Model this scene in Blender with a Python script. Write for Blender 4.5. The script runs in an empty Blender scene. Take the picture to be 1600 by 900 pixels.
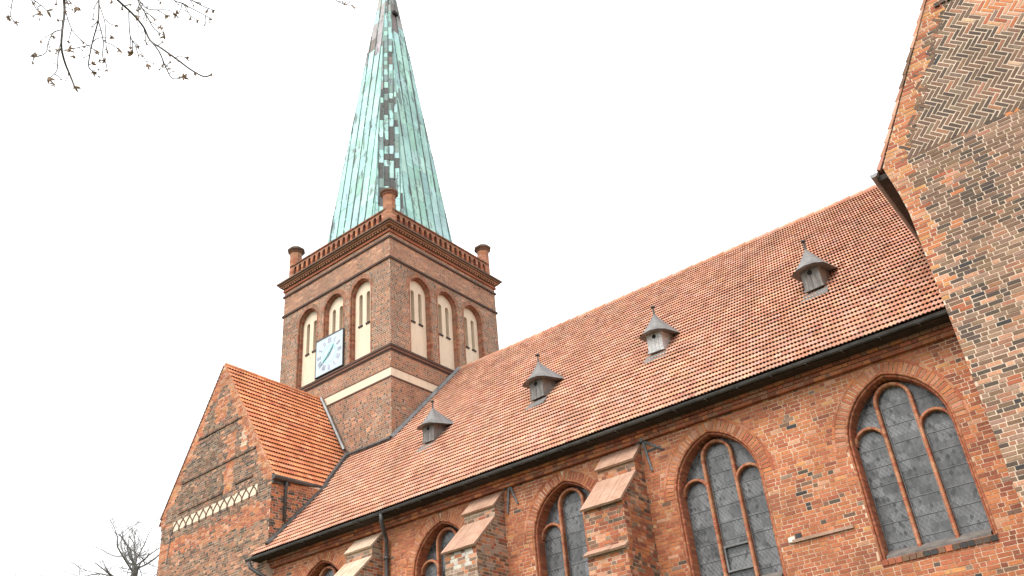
import bpy, math, random
from mathutils import Vector, noise, Matrix
from mathutils.geometry import tessellate_polygon
random.seed(7)
scene = bpy.context.scene
R = math.radians

# ------------------------------------------------------------------ camera, sky, sun, exposure
cam_d = bpy.data.cameras.new('camera')
cam_d.sensor_width = 36.0
cam_d.lens = 31.743
cam_d.clip_end = 3000.0
cam = bpy.data.objects.new('camera', cam_d)
scene.collection.objects.link(cam)
cx_ = Vector((0.784716, 0.614671, -0.080008)).normalized()
cz_ = Vector((-0.492504, 0.696652, 0.521647)).normalized()
cy_ = cz_.cross(cx_).normalized()            # image down
cx_ = cy_.cross(cz_).normalized()
m = Matrix.Identity(4)
for i in range(3):
    m[i][0] = cx_[i]; m[i][1] = -cy_[i]; m[i][2] = -cz_[i]
m.translation = Vector((0, 0, 1.65))
cam.matrix_world = m
scene.camera = cam

SUN_EL, SUN_AZ = R(50), R(186)               # azimuth clockwise from +Y: veiled light from behind the viewer
world = bpy.data.worlds.new("World"); scene.world = world; world.use_nodes = True
wn, wl = world.node_tree.nodes, world.node_tree.links
wn.clear()
sky = wn.new('ShaderNodeTexSky'); sky.sky_type = 'NISHITA'; sky.sun_disc = False
sky.sun_elevation = SUN_EL; sky.sun_rotation = SUN_AZ; sky.dust_density = 4.0; sky.air_density = 1.0
hs = wn.new('ShaderNodeHueSaturation'); hs.inputs['Saturation'].default_value = 0.25
mixw = wn.new('ShaderNodeMix'); mixw.data_type = 'RGBA'; mixw.inputs['Factor'].default_value = 0.85
mixw.inputs['B'].default_value = (7.5, 7.55, 7.65, 1)      # the even cloud cover
bg = wn.new('ShaderNodeBackground'); bg.inputs['Strength'].default_value = 0.12
wo = wn.new('ShaderNodeOutputWorld')
wl.new(sky.outputs[0], hs.inputs['Color']); wl.new(hs.outputs[0], mixw.inputs['A'])
wl.new(mixw.outputs['Result'], bg.inputs['Color']); wl.new(bg.outputs[0], wo.inputs['Surface'])

sl = bpy.data.lights.new('sun', 'SUN'); sl.energy = 1.5; sl.angle = R(32); sl.color = (1.0, 0.95, 0.88)
so = bpy.data.objects.new('sun', sl); scene.collection.objects.link(so)
sd = Vector((math.sin(SUN_AZ) * math.cos(SUN_EL), math.cos(SUN_AZ) * math.cos(SUN_EL), math.sin(SUN_EL)))
so.rotation_euler = sd.to_track_quat('Z', 'Y').to_euler(); so.location = sd * 60

vs = scene.view_settings
vs.view_transform = 'Standard'; vs.look = 'None'; vs.exposure = 1.2; vs.gamma = 1.0; vs.use_curve_mapping = False

# ------------------------------------------------------------------ materials
def nodes(name):
    m = bpy.data.materials.new(name); m.use_nodes = True
    nt = m.node_tree
    return m, nt.nodes, nt.links, nt.nodes['Principled BSDF']

def nz(n, l, scale, detail=4, rough=.6, coord=None, vec_scale=None):
    t = n.new('ShaderNodeTexNoise'); t.inputs['Scale'].default_value = scale
    t.inputs['Detail'].default_value = detail; t.inputs['Roughness'].default_value = rough
    tc = n.new('ShaderNodeTexCoord'); src = tc.outputs['Object']
    if vec_scale:
        mp = n.new('ShaderNodeMapping'); mp.inputs['Scale'].default_value = vec_scale
        l.new(src, mp.inputs['Vector']); src = mp.outputs['Vector']
    l.new(src, t.inputs['Vector'])
    return t

def maprange(n, l, src, a, b, c, d):
    r = n.new('ShaderNodeMapRange'); r.inputs[1].default_value = a; r.inputs[2].default_value = b
    r.inputs[3].default_value = c; r.inputs[4].default_value = d
    l.new(src, r.inputs[0]); return r.outputs[0]

def vmul(n, l, col, fac):
    x = n.new('ShaderNodeMix'); x.data_type = 'RGBA'; x.blend_type = 'MULTIPLY'
    x.inputs['Factor'].default_value = 1.0
    l.new(col, x.inputs['A'])
    c = n.new('ShaderNodeCombineColor'); [l.new(fac, c.inputs[i]) for i in range(3)]
    l.new(c.outputs[0], x.inputs['B']); return x.outputs['Result']

def tinted(name, rough=.9, lo=.72, hi=1.28, s1=26, s2=1.3, bump=.35, bscale=60, stain=None, spec=.3, bdist=.01, svec=None):
    """base colour from the per-brick / per-tile tint, broken up by two noises"""
    m, n, l, p = nodes(name)
    a = n.new('ShaderNodeAttribute'); a.attribute_name = 'tint'
    t1 = nz(n, l, s1, 5); t2 = nz(n, l, s2, 4)
    f1 = maprange(n, l, t1.outputs['Fac'], .25, .75, lo, hi)
    f2 = maprange(n, l, t2.outputs['Fac'], .3, .7, .82, 1.15)
    col = vmul(n, l, vmul(n, l, a.outputs['Color'], f1), f2)
    if stain:
        t3 = nz(n, l, stain[1], 6, .7, vec_scale=svec)
        f3 = maprange(n, l, t3.outputs['Fac'], stain[2], stain[3], 0, stain[4])
        x = n.new('ShaderNodeMix'); x.data_type = 'RGBA'; l.new(f3, x.inputs['Factor'])
        l.new(col, x.inputs['A']); x.inputs['B'].default_value = stain[0] + (1,); col = x.outputs['Result']
    l.new(col, p.inputs['Base Color'])
    p.inputs['Roughness'].default_value = rough; p.inputs['Specular IOR Level'].default_value = spec
    b = n.new('ShaderNodeBump'); b.inputs['Strength'].default_value = bump; b.inputs['Distance'].default_value = bdist
    t4 = nz(n, l, bscale, 4); l.new(t4.outputs['Fac'], b.inputs['Height']); l.new(b.outputs[0], p.inputs['Normal'])
    return m

def plain(name, col, rough=.7, metal=0, var=.25, scale=6, bump=.2, bscale=40, col2=None, lohi=(.35, .65), vec_scale=None, spec=.4):
    m, n, l, p = nodes(name)
    t = nz(n, l, scale, 6, .65, vec_scale=vec_scale)
    x = n.new('ShaderNodeMix'); x.data_type = 'RGBA'
    l.new(maprange(n, l, t.outputs['Fac'], lohi[0], lohi[1], 0, 1), x.inputs['Factor'])
    c2 = col2 if col2 else tuple(c * (1 - var) for c in col)
    x.inputs['A'].default_value = tuple(c * (1 + (0 if col2 else var)) for c in col) + (1,); x.inputs['B'].default_value = c2 + (1,)
    l.new(x.outputs['Result'], p.inputs['Base Color'])
    p.inputs['Roughness'].default_value = rough; p.inputs['Metallic'].default_value = metal
    p.inputs['Specular IOR Level'].default_value = spec
    if bump:
        b = n.new('ShaderNodeBump'); b.inputs['Strength'].default_value = bump; b.inputs['Distance'].default_value = .01
        t4 = nz(n, l, bscale, 4); l.new(t4.outputs['Fac'], b.inputs['Height']); l.new(b.outputs[0], p.inputs['Normal'])
    return m

M = {}
M['brick'] = tinted('weathered_brick', stain=((.10, .065, .05), .62, .52, .80, .42))
M['tile'] = tinted('clay_roof_tile', rough=.85, lo=.86, hi=1.14, s1=14, s2=.8, bscale=30, stain=((.19, .145, .11), 1.1, .50, .74, .34), svec=(1.6, .22, .22))
M['copper'] = tinted('verdigris_copper', rough=.62, lo=.84, hi=1.12, s1=5, s2=.9, bump=.2, bscale=8, stain=((.075, .075, .07), 1.0, .545, .60, .8), spec=.4, svec=(3.2, 3.2, .55))
M['mortar'] = plain('lime_mortar', (.37, .215, .135), .95, 0, 0, .8, .5, 70, col2=(.66, .51, .38), lohi=(.44, .64))
M['mortar_pale'] = plain('pale_lime_mortar', (.60, .47, .36), .95, 0, .15, 2.0, .5, 70)
M['mortar_grey'] = plain('grey_lime_mortar', (.46, .36, .28), .95, 0, .2, 1.2, .5, 70)
M['plaster'] = plain('cream_plaster', (.66, .55, .42), .9, 0, 0, 2.2, .15, 30, col2=(.54, .44, .33), lohi=(.48, .78), vec_scale=(2.5, 2.5, .8))
M['slot'] = plain('weathered_slot_board', (.33, .28, .23), .9, 0, .2, 3, .1, 20)
M['stone'] = plain('clay_weathering_slab', (.40, .25, .175), .85, 0, 0, 3.0, .35, 50, col2=(.30, .165, .11))
M['stone_pale'] = plain('pale_weathering_slab', (.55, .42, .31), .85, 0, 0, 3.0, .35, 50, col2=(.42, .29, .20))
M['zinc'] = plain('weathered_zinc', (.15, .15, .15), .5, .35, .3, 3, .1, 20)
M['zinc_dark'] = plain('dark_zinc', (.070, .066, .064), .55, .3, .35, 4, .1, 20)
M['lead'] = plain('lead_sheet', (.20, .195, .19), .55, .15, 0, 2.6, .15, 12, col2=(.105, .10, .095))
M['wood'] = plain('silvered_wood', (.21, .20, .19), .85, 0, 0, 5, .3, 30, col2=(.10, .093, .088), vec_scale=(4, 4, .6))
M['wood_pale'] = plain('whitewashed_wood', (.46, .46, .46), .85, 0, 0, 6, .3, 30, col2=(.22, .21, .20), lohi=(.42, .72), vec_scale=(2, 2, 2))
M['dark_wood'] = plain('dark_eaves_wood', (.035, .026, .022), .85, 0, .3, 5, .2, 30)
M['iron'] = plain('grey_iron', (.14, .15, .155), .6, .3, .35, 9, .2, 40)
M['void'] = plain('dark_opening', (.012, .011, .011), .9, 0, .1, 5, 0)
M['bark'] = plain('dark_bark', (.11, .098, .088), .9, 0, .35, 14, .5, 50)
M['bark_far'] = plain('grey_bark', (.17, .16, .15), .9, 0, .3, 4, .4, 20)
M['bud'] = plain('reddish_bud', (.42, .25, .16), .8, 0, 0, 60, .2, 60, col2=(.26, .20, .14))
M['clock_face'] = plain('clock_enamel', (.44, .53, .60), .45, 0, .06, 3, 0)
M['clock_mark'] = plain('clock_numeral_paint', (.34, .34, .42), .5, 0, .1, 8, 0)
M['clock_hand'] = plain('clock_hand_verdigris', (.20, .44, .44), .5, 0, .15, 8, 0)
M['grass'] = plain('churchyard_grass', (.06, .075, .03), .95, 0, .4, .6, .6, 12)
M['lead_came'] = plain('lead_came', (.055, .058, .062), .5, .4, .2, 9, 0)
M['sill'] = plain('sill_cement', (.13, .115, .105), .9, 0, .3, 4, .3, 40)

def make_glass():
    m, n, l, p = nodes('leaded_glass')
    tc = n.new('ShaderNodeTexCoord'); sp = n.new('ShaderNodeSeparateXYZ'); l.new(tc.outputs['Object'], sp.inputs[0])
    def mth(op, a, b=None, c=None):
        q = n.new('ShaderNodeMath'); q.operation = op
        for i, v in enumerate((a, b, c)):
            if v is None: continue
            if isinstance(v, (int, float)): q.inputs[i].default_value = v
            else: l.new(v, q.inputs[i])
        return q.outputs[0]
    X, Z = sp.outputs['X'], sp.outputs['Z']
    a = mth('ADD', mth('MULTIPLY', X, 11.5), mth('MULTIPLY', Z, 8.0))
    b = mth('SUBTRACT', mth('MULTIPLY', X, 11.5), mth('MULTIPLY', Z, 8.0))
    ca, cb = mth('FLOOR', a), mth('FLOOR', b)
    cv = n.new('ShaderNodeCombineXYZ'); l.new(ca, cv.inputs[0]); l.new(cb, cv.inputs[1])
    wnz = n.new('ShaderNodeTexWhiteNoise'); wnz.noise_dimensions = '3D'; l.new(cv.outputs[0], wnz.inputs[0])
    rnd = wnz.outputs['Value']
    # horizontal glazing panels
    pv = n.new('ShaderNodeCombineXYZ'); l.new(mth('FLOOR', mth('MULTIPLY', Z, 1 / .36)), pv.inputs[0]); l.new(mth('FLOOR', mth('MULTIPLY', X, 1.55)), pv.inputs[1])
    wp = n.new('ShaderNodeTexWhiteNoise'); wp.noise_dimensions = '3D'; l.new(pv.outputs[0], wp.inputs[0])
    big = nz(n, l, 1.6, 4)
    base = mth('ADD', mth('MULTIPLY', wp.outputs['Value'], .045), .058)
    base = mth('ADD', base, mth('MULTIPLY', mth('SUBTRACT', big.outputs['Fac'], .5), .15))
    base = mth('MULTIPLY', base, maprange(n, l, rnd, 0, 1, .86, 1.14))
    dark = mth('GREATER_THAN', rnd, .90)
    base = mth('MULTIPLY', base, mth('SUBTRACT', 1, mth('MULTIPLY', dark, .62)))
    # lead cames between the quarries
    fa, fb = mth('FRACT', a), mth('FRACT', b)
    line = mth('MAXIMUM', mth('LESS_THAN', fa, .09), mth('LESS_THAN', fb, .09))
    base = mth('MULTIPLY', base, mth('ADD', 1, mth('MULTIPLY', mth('MULTIPLY', line, maprange(n, l, wp.outputs['Value'], .30, .75, 0, 1)), .95)))
    base = mth('MAXIMUM', base, .015)
    cc = n.new('ShaderNodeCombineColor')
    l.new(base, cc.inputs[0]); l.new(mth('MULTIPLY', base, 1.02), cc.inputs[1]); l.new(mth('MULTIPLY', base, 1.06), cc.inputs[2])
    l.new(cc.outputs[0], p.inputs['Base Color'])
    p.inputs['Roughness'].default_value = .24; p.inputs['Specular IOR Level'].default_value = .5
    geo = n.new('ShaderNodeNewGeometry'); sub = n.new('ShaderNodeVectorMath'); sub.operation = 'SUBTRACT'; sub.inputs[1].default_value = (.5, .5, .5)
    l.new(wnz.outputs['Color'], sub.inputs[0]); scl = n.new('ShaderNodeVectorMath'); scl.operation = 'SCALE'; scl.inputs['Scale'].default_value = .16
    l.new(sub.outputs[0], scl.inputs[0]); addn = n.new('ShaderNodeVectorMath'); addn.operation = 'ADD'
    l.new(geo.outputs['Normal'], addn.inputs[0]); l.new(scl.outputs[0], addn.inputs[1])
    nrm_ = n.new('ShaderNodeVectorMath'); nrm_.operation = 'NORMALIZE'; l.new(addn.outputs[0], nrm_.inputs[0])
    bm = n.new('ShaderNodeBump'); bm.inputs['Strength'].default_value = .25; bm.inputs['Distance'].default_value = .02
    l.new(mth('ADD', rnd, mth('MULTIPLY', line, .6)), bm.inputs['Height']); l.new(nrm_.outputs[0], bm.inputs['Normal']); l.new(bm.outputs[0], p.inputs['Normal'])
    return m
M['glass'] = make_glass()

# ------------------------------------------------------------------ mesh helpers
class MB:
    def __init__(s): s.v = []; s.f = []; s.c = []; s.mi = []
    def face(s, pts, col=(.3, .3, .3), mi=0):
        i = len(s.v); s.v += [tuple(p) for p in pts]; s.f.append(tuple(range(i, i + len(pts)))); s.c.append(col); s.mi.append(mi)
    def idx(s, verts, faces, col=(.3, .3, .3), mi=0):
        i = len(s.v); s.v += [tuple(p) for p in verts]
        for q in faces: s.f.append(tuple(i + k for k in q)); s.c.append(col); s.mi.append(mi)
    def hexa(s, a, b, col=(.3, .3, .3), mi=0, skip_back=False):
        """a: four points of the back, b: the same four on the front"""
        fs = [(4, 5, 6, 7), (0, 1, 5, 4), (1, 2, 6, 5), (2, 3, 7, 6), (3, 0, 4, 7)]
        if not skip_back: fs.append((3, 2, 1, 0))
        s.idx(list(a) + list(b), fs, col, mi)
    def box(s, x0, x1, y0, y1, z0, z1, col=(.3, .3, .3), mi=0, F=None):
        P = lambda x, y, z: (F(x, y, z) if F else Vector((x, y, z)))
        s.hexa([P(x0, y0, z0), P(x1, y0, z0), P(x1, y1, z0), P(x0, y1, z0)], [P(x0, y0, z1), P(x1, y0, z1), P(x1, y1, z1), P(x0, y1, z1)], col, mi)
    def tube(s, pts, rad, k=6, col=(.3, .3, .3), mi=0, caps=True):
        rs = rad if isinstance(rad, (list, tuple)) else [rad] * len(pts)
        pts = [Vector(p) for p in pts]; rings = []
        up = None
        for i, p in enumerate(pts):
            d = (pts[min(i + 1, len(pts) - 1)] - pts[max(i - 1, 0)])
            if d.length < 1e-9: d = Vector((0, 0, 1))
            d.normalize()
            if up is None:
                up = Vector((0, 0, 1)) if abs(d.z) < .9 else Vector((1, 0, 0))
            u = d.cross(up)
            if u.length < 1e-5: u = d.cross(Vector((1, .3, .2)))
            u.normalize(); w = u.cross(d).normalized(); up = w
            rings.append([p + (u * math.cos(2 * math.pi * j / k) + w * math.sin(2 * math.pi * j / k)) * rs[i] for j in range(k)])
        vs_ = [q for r in rings for q in r]; fs = []
        for i in range(len(rings) - 1):
            for j in range(k):
                fs.append((i * k + j, i * k + (j + 1) % k, (i + 1) * k + (j + 1) % k, (i + 1) * k + j))
        if caps: fs.append(tuple(range(k - 1, -1, -1))); fs.append(tuple((len(rings) - 1) * k + j for j in range(k)))
        s.idx(vs_, fs, col, mi)
    def build(s, name, mats, parent=None, smooth=False, fixn=False):
        me = bpy.data.meshes.new(name); me.from_pydata(s.v, [], s.f)
        mats = mats if isinstance(mats, (list, tuple)) else [mats]
        for x in mats: me.materials.append(x)
        if len(mats) > 1: me.polygons.foreach_set('material_index', s.mi)
        at = me.color_attributes.new('tint', 'FLOAT_COLOR', 'CORNER')
        buf = []
        for f, c in zip(s.f, s.c): buf += [c[0], c[1], c[2], 1.0] * len(f)
        at.data.foreach_set('color', buf)
        if smooth: me.polygons.foreach_set('use_smooth', [True] * len(s.f))
        if fixn:
            import bmesh
            b = bmesh.new(); b.from_mesh(me); bmesh.ops.remove_doubles(b, verts=b.verts, dist=1e-5)
            bmesh.ops.recalc_face_normals(b, faces=b.faces); b.to_mesh(me); b.free()
        me.update()
        o = bpy.data.objects.new(name, me); scene.collection.objects.link(o)
        if parent: o.parent = parent; o.matrix_parent_inverse = parent.matrix_world.inverted()
        return o

def thing(name, loc, label=None, cat=None, group=None, parent=None):
    o = bpy.data.objects.new(name, None); o.location = loc; scene.collection.objects.link(o)
    o.empty_display_size = .3
    o.matrix_world = Matrix.Translation(Vector(loc))
    if label: o['label'] = label
    if cat: o['category'] = cat
    if group: o['group'] = group
    if parent: o.parent = parent; o.matrix_parent_inverse = parent.matrix_world.inverted()
    return o

class Frame:
    """a wall plane: x along u, z up, d out along n"""
    def __init__(s, o, u, n): s.o = Vector((o[0], o[1], 0)); s.u = Vector(u); s.n = Vector(n)
    def __call__(s, x, z, d=0.0): p = s.o + s.u * x + s.n * d; return Vector((p.x, p.y, z))

def nse(x, y, z=0.0): return noise.noise(Vector((x, y, z)))

def jit(c, a=.10):
    k = 1 + random.uniform(-a, a); return (c[0] * k, c[1] * k * (1 + random.uniform(-.05, .05)), c[2] * k * (1 + random.uniform(-.07, .07)))

ORANGE = (.43, .157, .068); RED = (.325, .102, .052); DEEP = (.230, .076, .044); PALE = (.47, .24, .145)
BROWN = (.170, .096, .062); DARK = (.088, .064, .050); BLACK = (.045, .043, .043); OCHRE = (.48, .225, .09); GREYB = (.225, .150, .105)

def pick(ws):
    t = sum(w for _, w in ws) * random.random()
    for c, w in ws:
        t -= w
        if t <= 0: return jit(c)
    return jit(ws[-1][0])

def tess(loops):
    return tessellate_polygon([[Vector((p[0], p[1], 0)) for p in L] for L in loops]), [p for L in loops for p in L]

def wall_sheet(mb, F, loops, d=0.0, mi=0, col=(.3, .3, .3)):
    tris, pts = tess(loops)
    mb.idx([F(p[0], p[1], d) for p in pts], [tuple(t) for t in tris], col, mi)

def lay_bricks(mb, F, z0, z1, spans, colfn, course=.083, L=.240, Hd=.120, gap=.0145, proud=.007, full=True, mi=1, wob=.003, bond=(0, 1), hcol=None):
    k = 0; z = z0
    while z + course * .6 < z1:
        zc = z + course / 2
        for (xa, xb) in spans(zc):
            x = xa - random.uniform(0, L)
            ph = random.randint(0, len(bond) - 1)
            while x < xb:
                hd = bond[ph % len(bond)] if random.random() > .10 else random.randint(0, 1); w = (Hd if hd else L) * random.uniform(.92, 1.06); ph += 1
                a, b = max(x, xa), min(x + w - gap, xb)
                if b - a > .03:
                    col = (hcol if hd and hcol else colfn)((a + b) / 2, zc)
                    if col is not None:
                        j = lambda: random.uniform(-wob, wob)
                        pr = proud * random.uniform(.5, 1.3)
                        za, zb = z + gap / 2, z + course - gap / 2
                        fr = [F(a + j(), za + j(), pr), F(b + j(), za + j(), pr), F(b + j(), zb + j(), pr), F(a + j(), zb + j(), pr)]
                        if full:
                            bk = [F(a, za, -.01), F(b, za, -.01), F(b, zb, -.01), F(a, zb, -.01)]
                            mb.hexa(bk, fr, col, mi, True)
                        else: mb.face(fr, col, mi)
                x += w
        z += course; k += 1

class Arch:
    """pointed arch opening; d shrinks it concentrically"""
    def __init__(s, cx, W, zs, rise, z0): 
        s.cx, s.W, s.zs, s.z0 = cx, W, zs, z0
        s.R = (W * W + rise * rise) / (2 * W); s.off = s.R - W
    def hw(s, z, d=0.0):
        if z < s.zs: return s.W - d
        r = s.R - d; h = z - s.zs
        if h >= r: return -1
        return math.sqrt(r * r - h * h) - s.off
    def top(s, d=0.0): r = s.R - d; return s.zs + math.sqrt(max(r * r - s.off * s.off, 0))
    def loop(s, d=0.0, ns=10, na=14, z0=None):
        z0 = s.z0 if z0 is None else z0
        r = s.R - d; tm = math.acos(min(1, max(-1, s.off / r))) if s.off > 0 else math.acos(max(-1, s.off / r))
        left = [(s.cx - (s.W - d), z0 + (s.zs - z0) * i / ns) for i in range(ns)]
        la = [(s.cx + s.off - r * math.cos(tm * i / na), s.zs + r * math.sin(tm * i / na)) for i in range(na)]
        half = left + la
        right = [(2 * s.cx - x, z) for x, z in reversed(half)]
        return half + [(s.cx, s.top(d))] + right

def loft(mb, F, arch, prof, colfn, ns, na, mi=0):
    """prof: list of (inset, depth into the wall)"""
    rings = [[F(x, z, -y) for x, z in arch.loop(d, ns, na)] for d, y in prof]
    n = len(rings[0])
    for i in range(n - 1):
        for k in range(len(rings) - 1):
            mb.face([rings[k][i], rings[k][i + 1], rings[k + 1][i + 1], rings[k + 1][i]], colfn(i, k), mi)

def voussoirs(mb, F, arch, d0, d1, colfn, mi=0, step=.098, proud=.014, gap=.012):
    r0, r1 = arch.R - d1, arch.R - d0     # d0 < d1 : outer .. inner
    for s in (-1, 1):
        tm0 = math.acos(arch.off / ((r0 + r1) / 2))
        n = max(3, int(tm0 * (r0 + r1) / 2 / step))
        for i in range(n):
            a, b = tm0 * i / n, tm0 * (i + 1) / n - gap / r0
            def P(r, t, d):
                # keep both halves from crossing the axis
                x = r * math.cos(t) - arch.off
                x = max(x, .004)
                return F(arch.cx + s * x, arch.zs + r * math.sin(t), d)
            pr = proud * random.uniform(.7, 1.2)
            fr = [P(r0, a, pr), P(r1, a, pr), P(r1, b, pr), P(r0, b, pr)]
            bk = [P(r0, a, -.01), P(r1, a, -.01), P(r1, b, -.01), P(r0, b, -.01)]
            mb.hexa(bk, fr, colfn(), mi, True)

def resample(path, step):
    out = [Vector(path[0]).to_3d() if len(path[0]) == 2 else Vector(path[0])]
    P = [Vector((p[0], p[1])) for p in path]; out = [P[0]]; acc = 0.0
    for a, b in zip(P, P[1:]):
        L = (b - a).length; t = step - acc
        while t <= L:
            out.append(a + (b - a) * (t / L)); t += step
        acc = L - (t - step)
    if (out[-1] - P[-1]).length > 1e-3: out.append(P[-1])
    return out

def rib(mb, F, path, w, y0, y1, colfn, mortar=(.36, .21, .14), mi=0):
    """moulded brick bar following a path in the wall plane, from depth y0 (front) to y1 (back)"""
    pts = resample(path, .05)
    prof = [(-w / 2, y1), (-w / 2, y0 + w * .45), (-w * .27, y0 + .008), (w * .27, y0 + .008), (w / 2, y0 + w * .45), (w / 2, y1)]
    rings = []
    for i, p in enumerate(pts):
        d = pts[min(i + 1, len(pts) - 1)] - pts[max(i - 1, 0)]; d.normalize(); nn = Vector((d.y, -d.x))
        rings.append([F(p.x + nn.x * a, p.y + nn.y * a, -y) for a, y in prof])
    cc = colfn()
    for i in range(len(rings) - 1):
        if i % 2 == 0: cc = colfn()
        for k in range(5):
            a, b = rings[i], rings[i + 1]
            mb.face([a[k], a[k + 1], b[k + 1], b[k]], cc, mi)
        if i % 2 == 1:     # joint
            c0 = [q + (p - q) * .28 for p, q in zip(rings[i], rings[i + 1])]
            for k in range(5):
                off = F.n * .0015
                mb.face([c0[k] + off, c0[k + 1] + off, rings[i + 1][k + 1] + off, rings[i + 1][k] + off], mortar, mi)

# ------------------------------------------------------------------ ground
g = MB(); S = 900
g.face([(-S, -S, 0), (S, -S, 0), (S, S, 0), (-S, S, 0)])
gr = g.build('ground', M['grass']); gr['kind'] = 'structure'

# ------------------------------------------------------------------ the church
church = thing('brick_church', (-11, 21, 0),
               'red brick Gothic church with clay tiled roof, square tower and green copper spire', 'church')

YN = 18.0; ZE = 9.757; YE = 17.5; PITCH = R(46.2); YR = 25.53; ZR = ZE + (YR - YE) * math.tan(PITCH)
XT = -2.13; YTR = 17.2          # transept west corner and gable plane
FN = Frame((0, YN), (1, 0, 0), (0, -1, 0))
buttx = (-9.99, -14.12, -18.46)  # buttress centres
BW = .50                         # half width

WINS = [Arch(-3.80, 1.06, 7.83, 1.33, 5.60), Arch(-7.76, 1.06, 7.86, 1.31, 5.72), Arch(-11.74, 1.06, 7.86, 1.28, 5.72),
        Arch(-15.78, 1.06, 7.88, 1.28, 5.72), Arch(-20.45, 1.06, 7.9, 1.28, 5.72)]

def patch(x, z, px, pz, rx, rz):  # soft elliptical patch
    return max(0.0, 1 - ((x - px) / rx) ** 2 - ((z - pz) / rz) ** 2)

def nave_col(x, z):
    n1 = nse(x * .55, z * .8, 1.3); n2 = nse(x * 1.6, z * 1.6, 7.7)
    dk = .012 + .10 * max(0, n1) + .05 * max(0, n2)
    dk += .30 * patch(x, z, -5.9, 8.75, .75, .35) + .28 * patch(x, z, -5.75, 7.5, .55, 1.0) + .22 * patch(x, z, -3.2, 5.0, 1.7, .45)
    if x > -2.85: dk += .03
    o = .9 + .9 * n2; o = max(.15, o)
    deep = .35 + (.9 if x > -2.65 else 0)  # deeper red by the transept corner: brick tone plus corner shade painted in
    return pick([(ORANGE, 1.9 * o), ((.37, .126, .060), 1.9), (RED, 1.0), (DEEP, deep * (.45 if x < -2.65 else 2.6)), (PALE, .12 + .8 * patch(x, z, -5.7, 7.6, .7, 1.2)), (OCHRE, .16 * o), (BROWN, dk * 1.6), (DARK, dk * 1.2), (BLACK, dk * .35), (GREYB, dk * 1.2)])

def nave_spans(z):
    cuts = []
    for w in WINS:
        if w.z0 - .02 < z:
            h = w.hw(z, 0) if z < w.zs else w.hw(z, -.17)
            if h > 0: cuts.append((w.cx - h - .006, w.cx + h + .006))
    for b in buttx:
        if z < 9.2: cuts.append((b - BW - .005, b + BW + .005))
    cuts.sort(); out = []; x = -22.66
    for a, b in cuts:
        if a > x: out.append((x, a))
        x = max(x, b)
    if x < XT + .05: out.append((x, XT + .05))
    return out

mb = MB()
wall_sheet(mb, FN, [[(-22.9, 0), (XT + .3, 0), (XT + .3, ZE - .05), (-22.9, ZE - .05)]] + [w.loop(0, 8, 14) for w in WINS], 0, 0)
lay_bricks(mb, FN, 3.2, 9.5, nave_spans, nave_col, gap=.0155)
# scar of a vanished buttress: ledge and vertical joints on the wall between the windows
for x0, x1, z in ((-6.42, -5.16, 6.30),):
    mb.box(x0, x1, -.05, .0, z, z + .06, (.34, .22, .16), 1, F=lambda x, y, z: FN(x, z, -y))
mb.box(-6.5, -6.36, -.04, 0, 6.32, 6.42, (.75, .68, .6), 1, F=lambda x, y, z: FN(x, z, -y))
mb.box(-6.34, -6.22, -.04, 0, 6.36, 6.46, (.05, .05, .05), 1, F=lambda x, y, z: FN(x, z, -y))
# back and end of the nave
mb.face([(-22.9, 18.0, 0), (-22.9, 33.05, 0), (-22.9, 33.05, ZE - .05), (-22.9, 25.5, ZR - .3), (-22.9, 18.0, ZE - .05)], mi=0)
mb.face([(-22.9, 33.05, 0), (2.0, 33.05, 0), (2.0, 33.05, ZE - .05), (-22.9, 33.05, ZE - .05)], mi=0)
mb.build('nave_wall', [M['mortar'], M['brick']], church)

TRD_ = (.28, .13, .08)
# corbelled brick cornice under the eaves
mb = MB()
mb.box(-22.6, XT + .02, 17.893, 18.0, 9.392, 9.615, (.40, .28, .2), 2)
for row in range(3):
    x = -22.6 - random.uniform(0, .2); yf = (17.885, 17.85, 17.80)[row]; zz = 9.385 + row * .083
    while x < XT - .05:
        w_ = .24 if (row + int(x * 7)) % 2 else .12
        mb.box(x, min(x + w_ - .012, XT + .02), yf, 17.99, zz, zz + .070, pick([(RED, 1), (ORANGE, .6), (DEEP, .6), (TRD_, .5)]), 0); x += w_
mb.box(-23.1, XT + .02, 17.50, 18.0, 9.62, 9.70, (.03, .022, .02), 1)
mb.build('eaves_cornice', [M['brick'], M['dark_wood'], M['mortar']], church)

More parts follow.
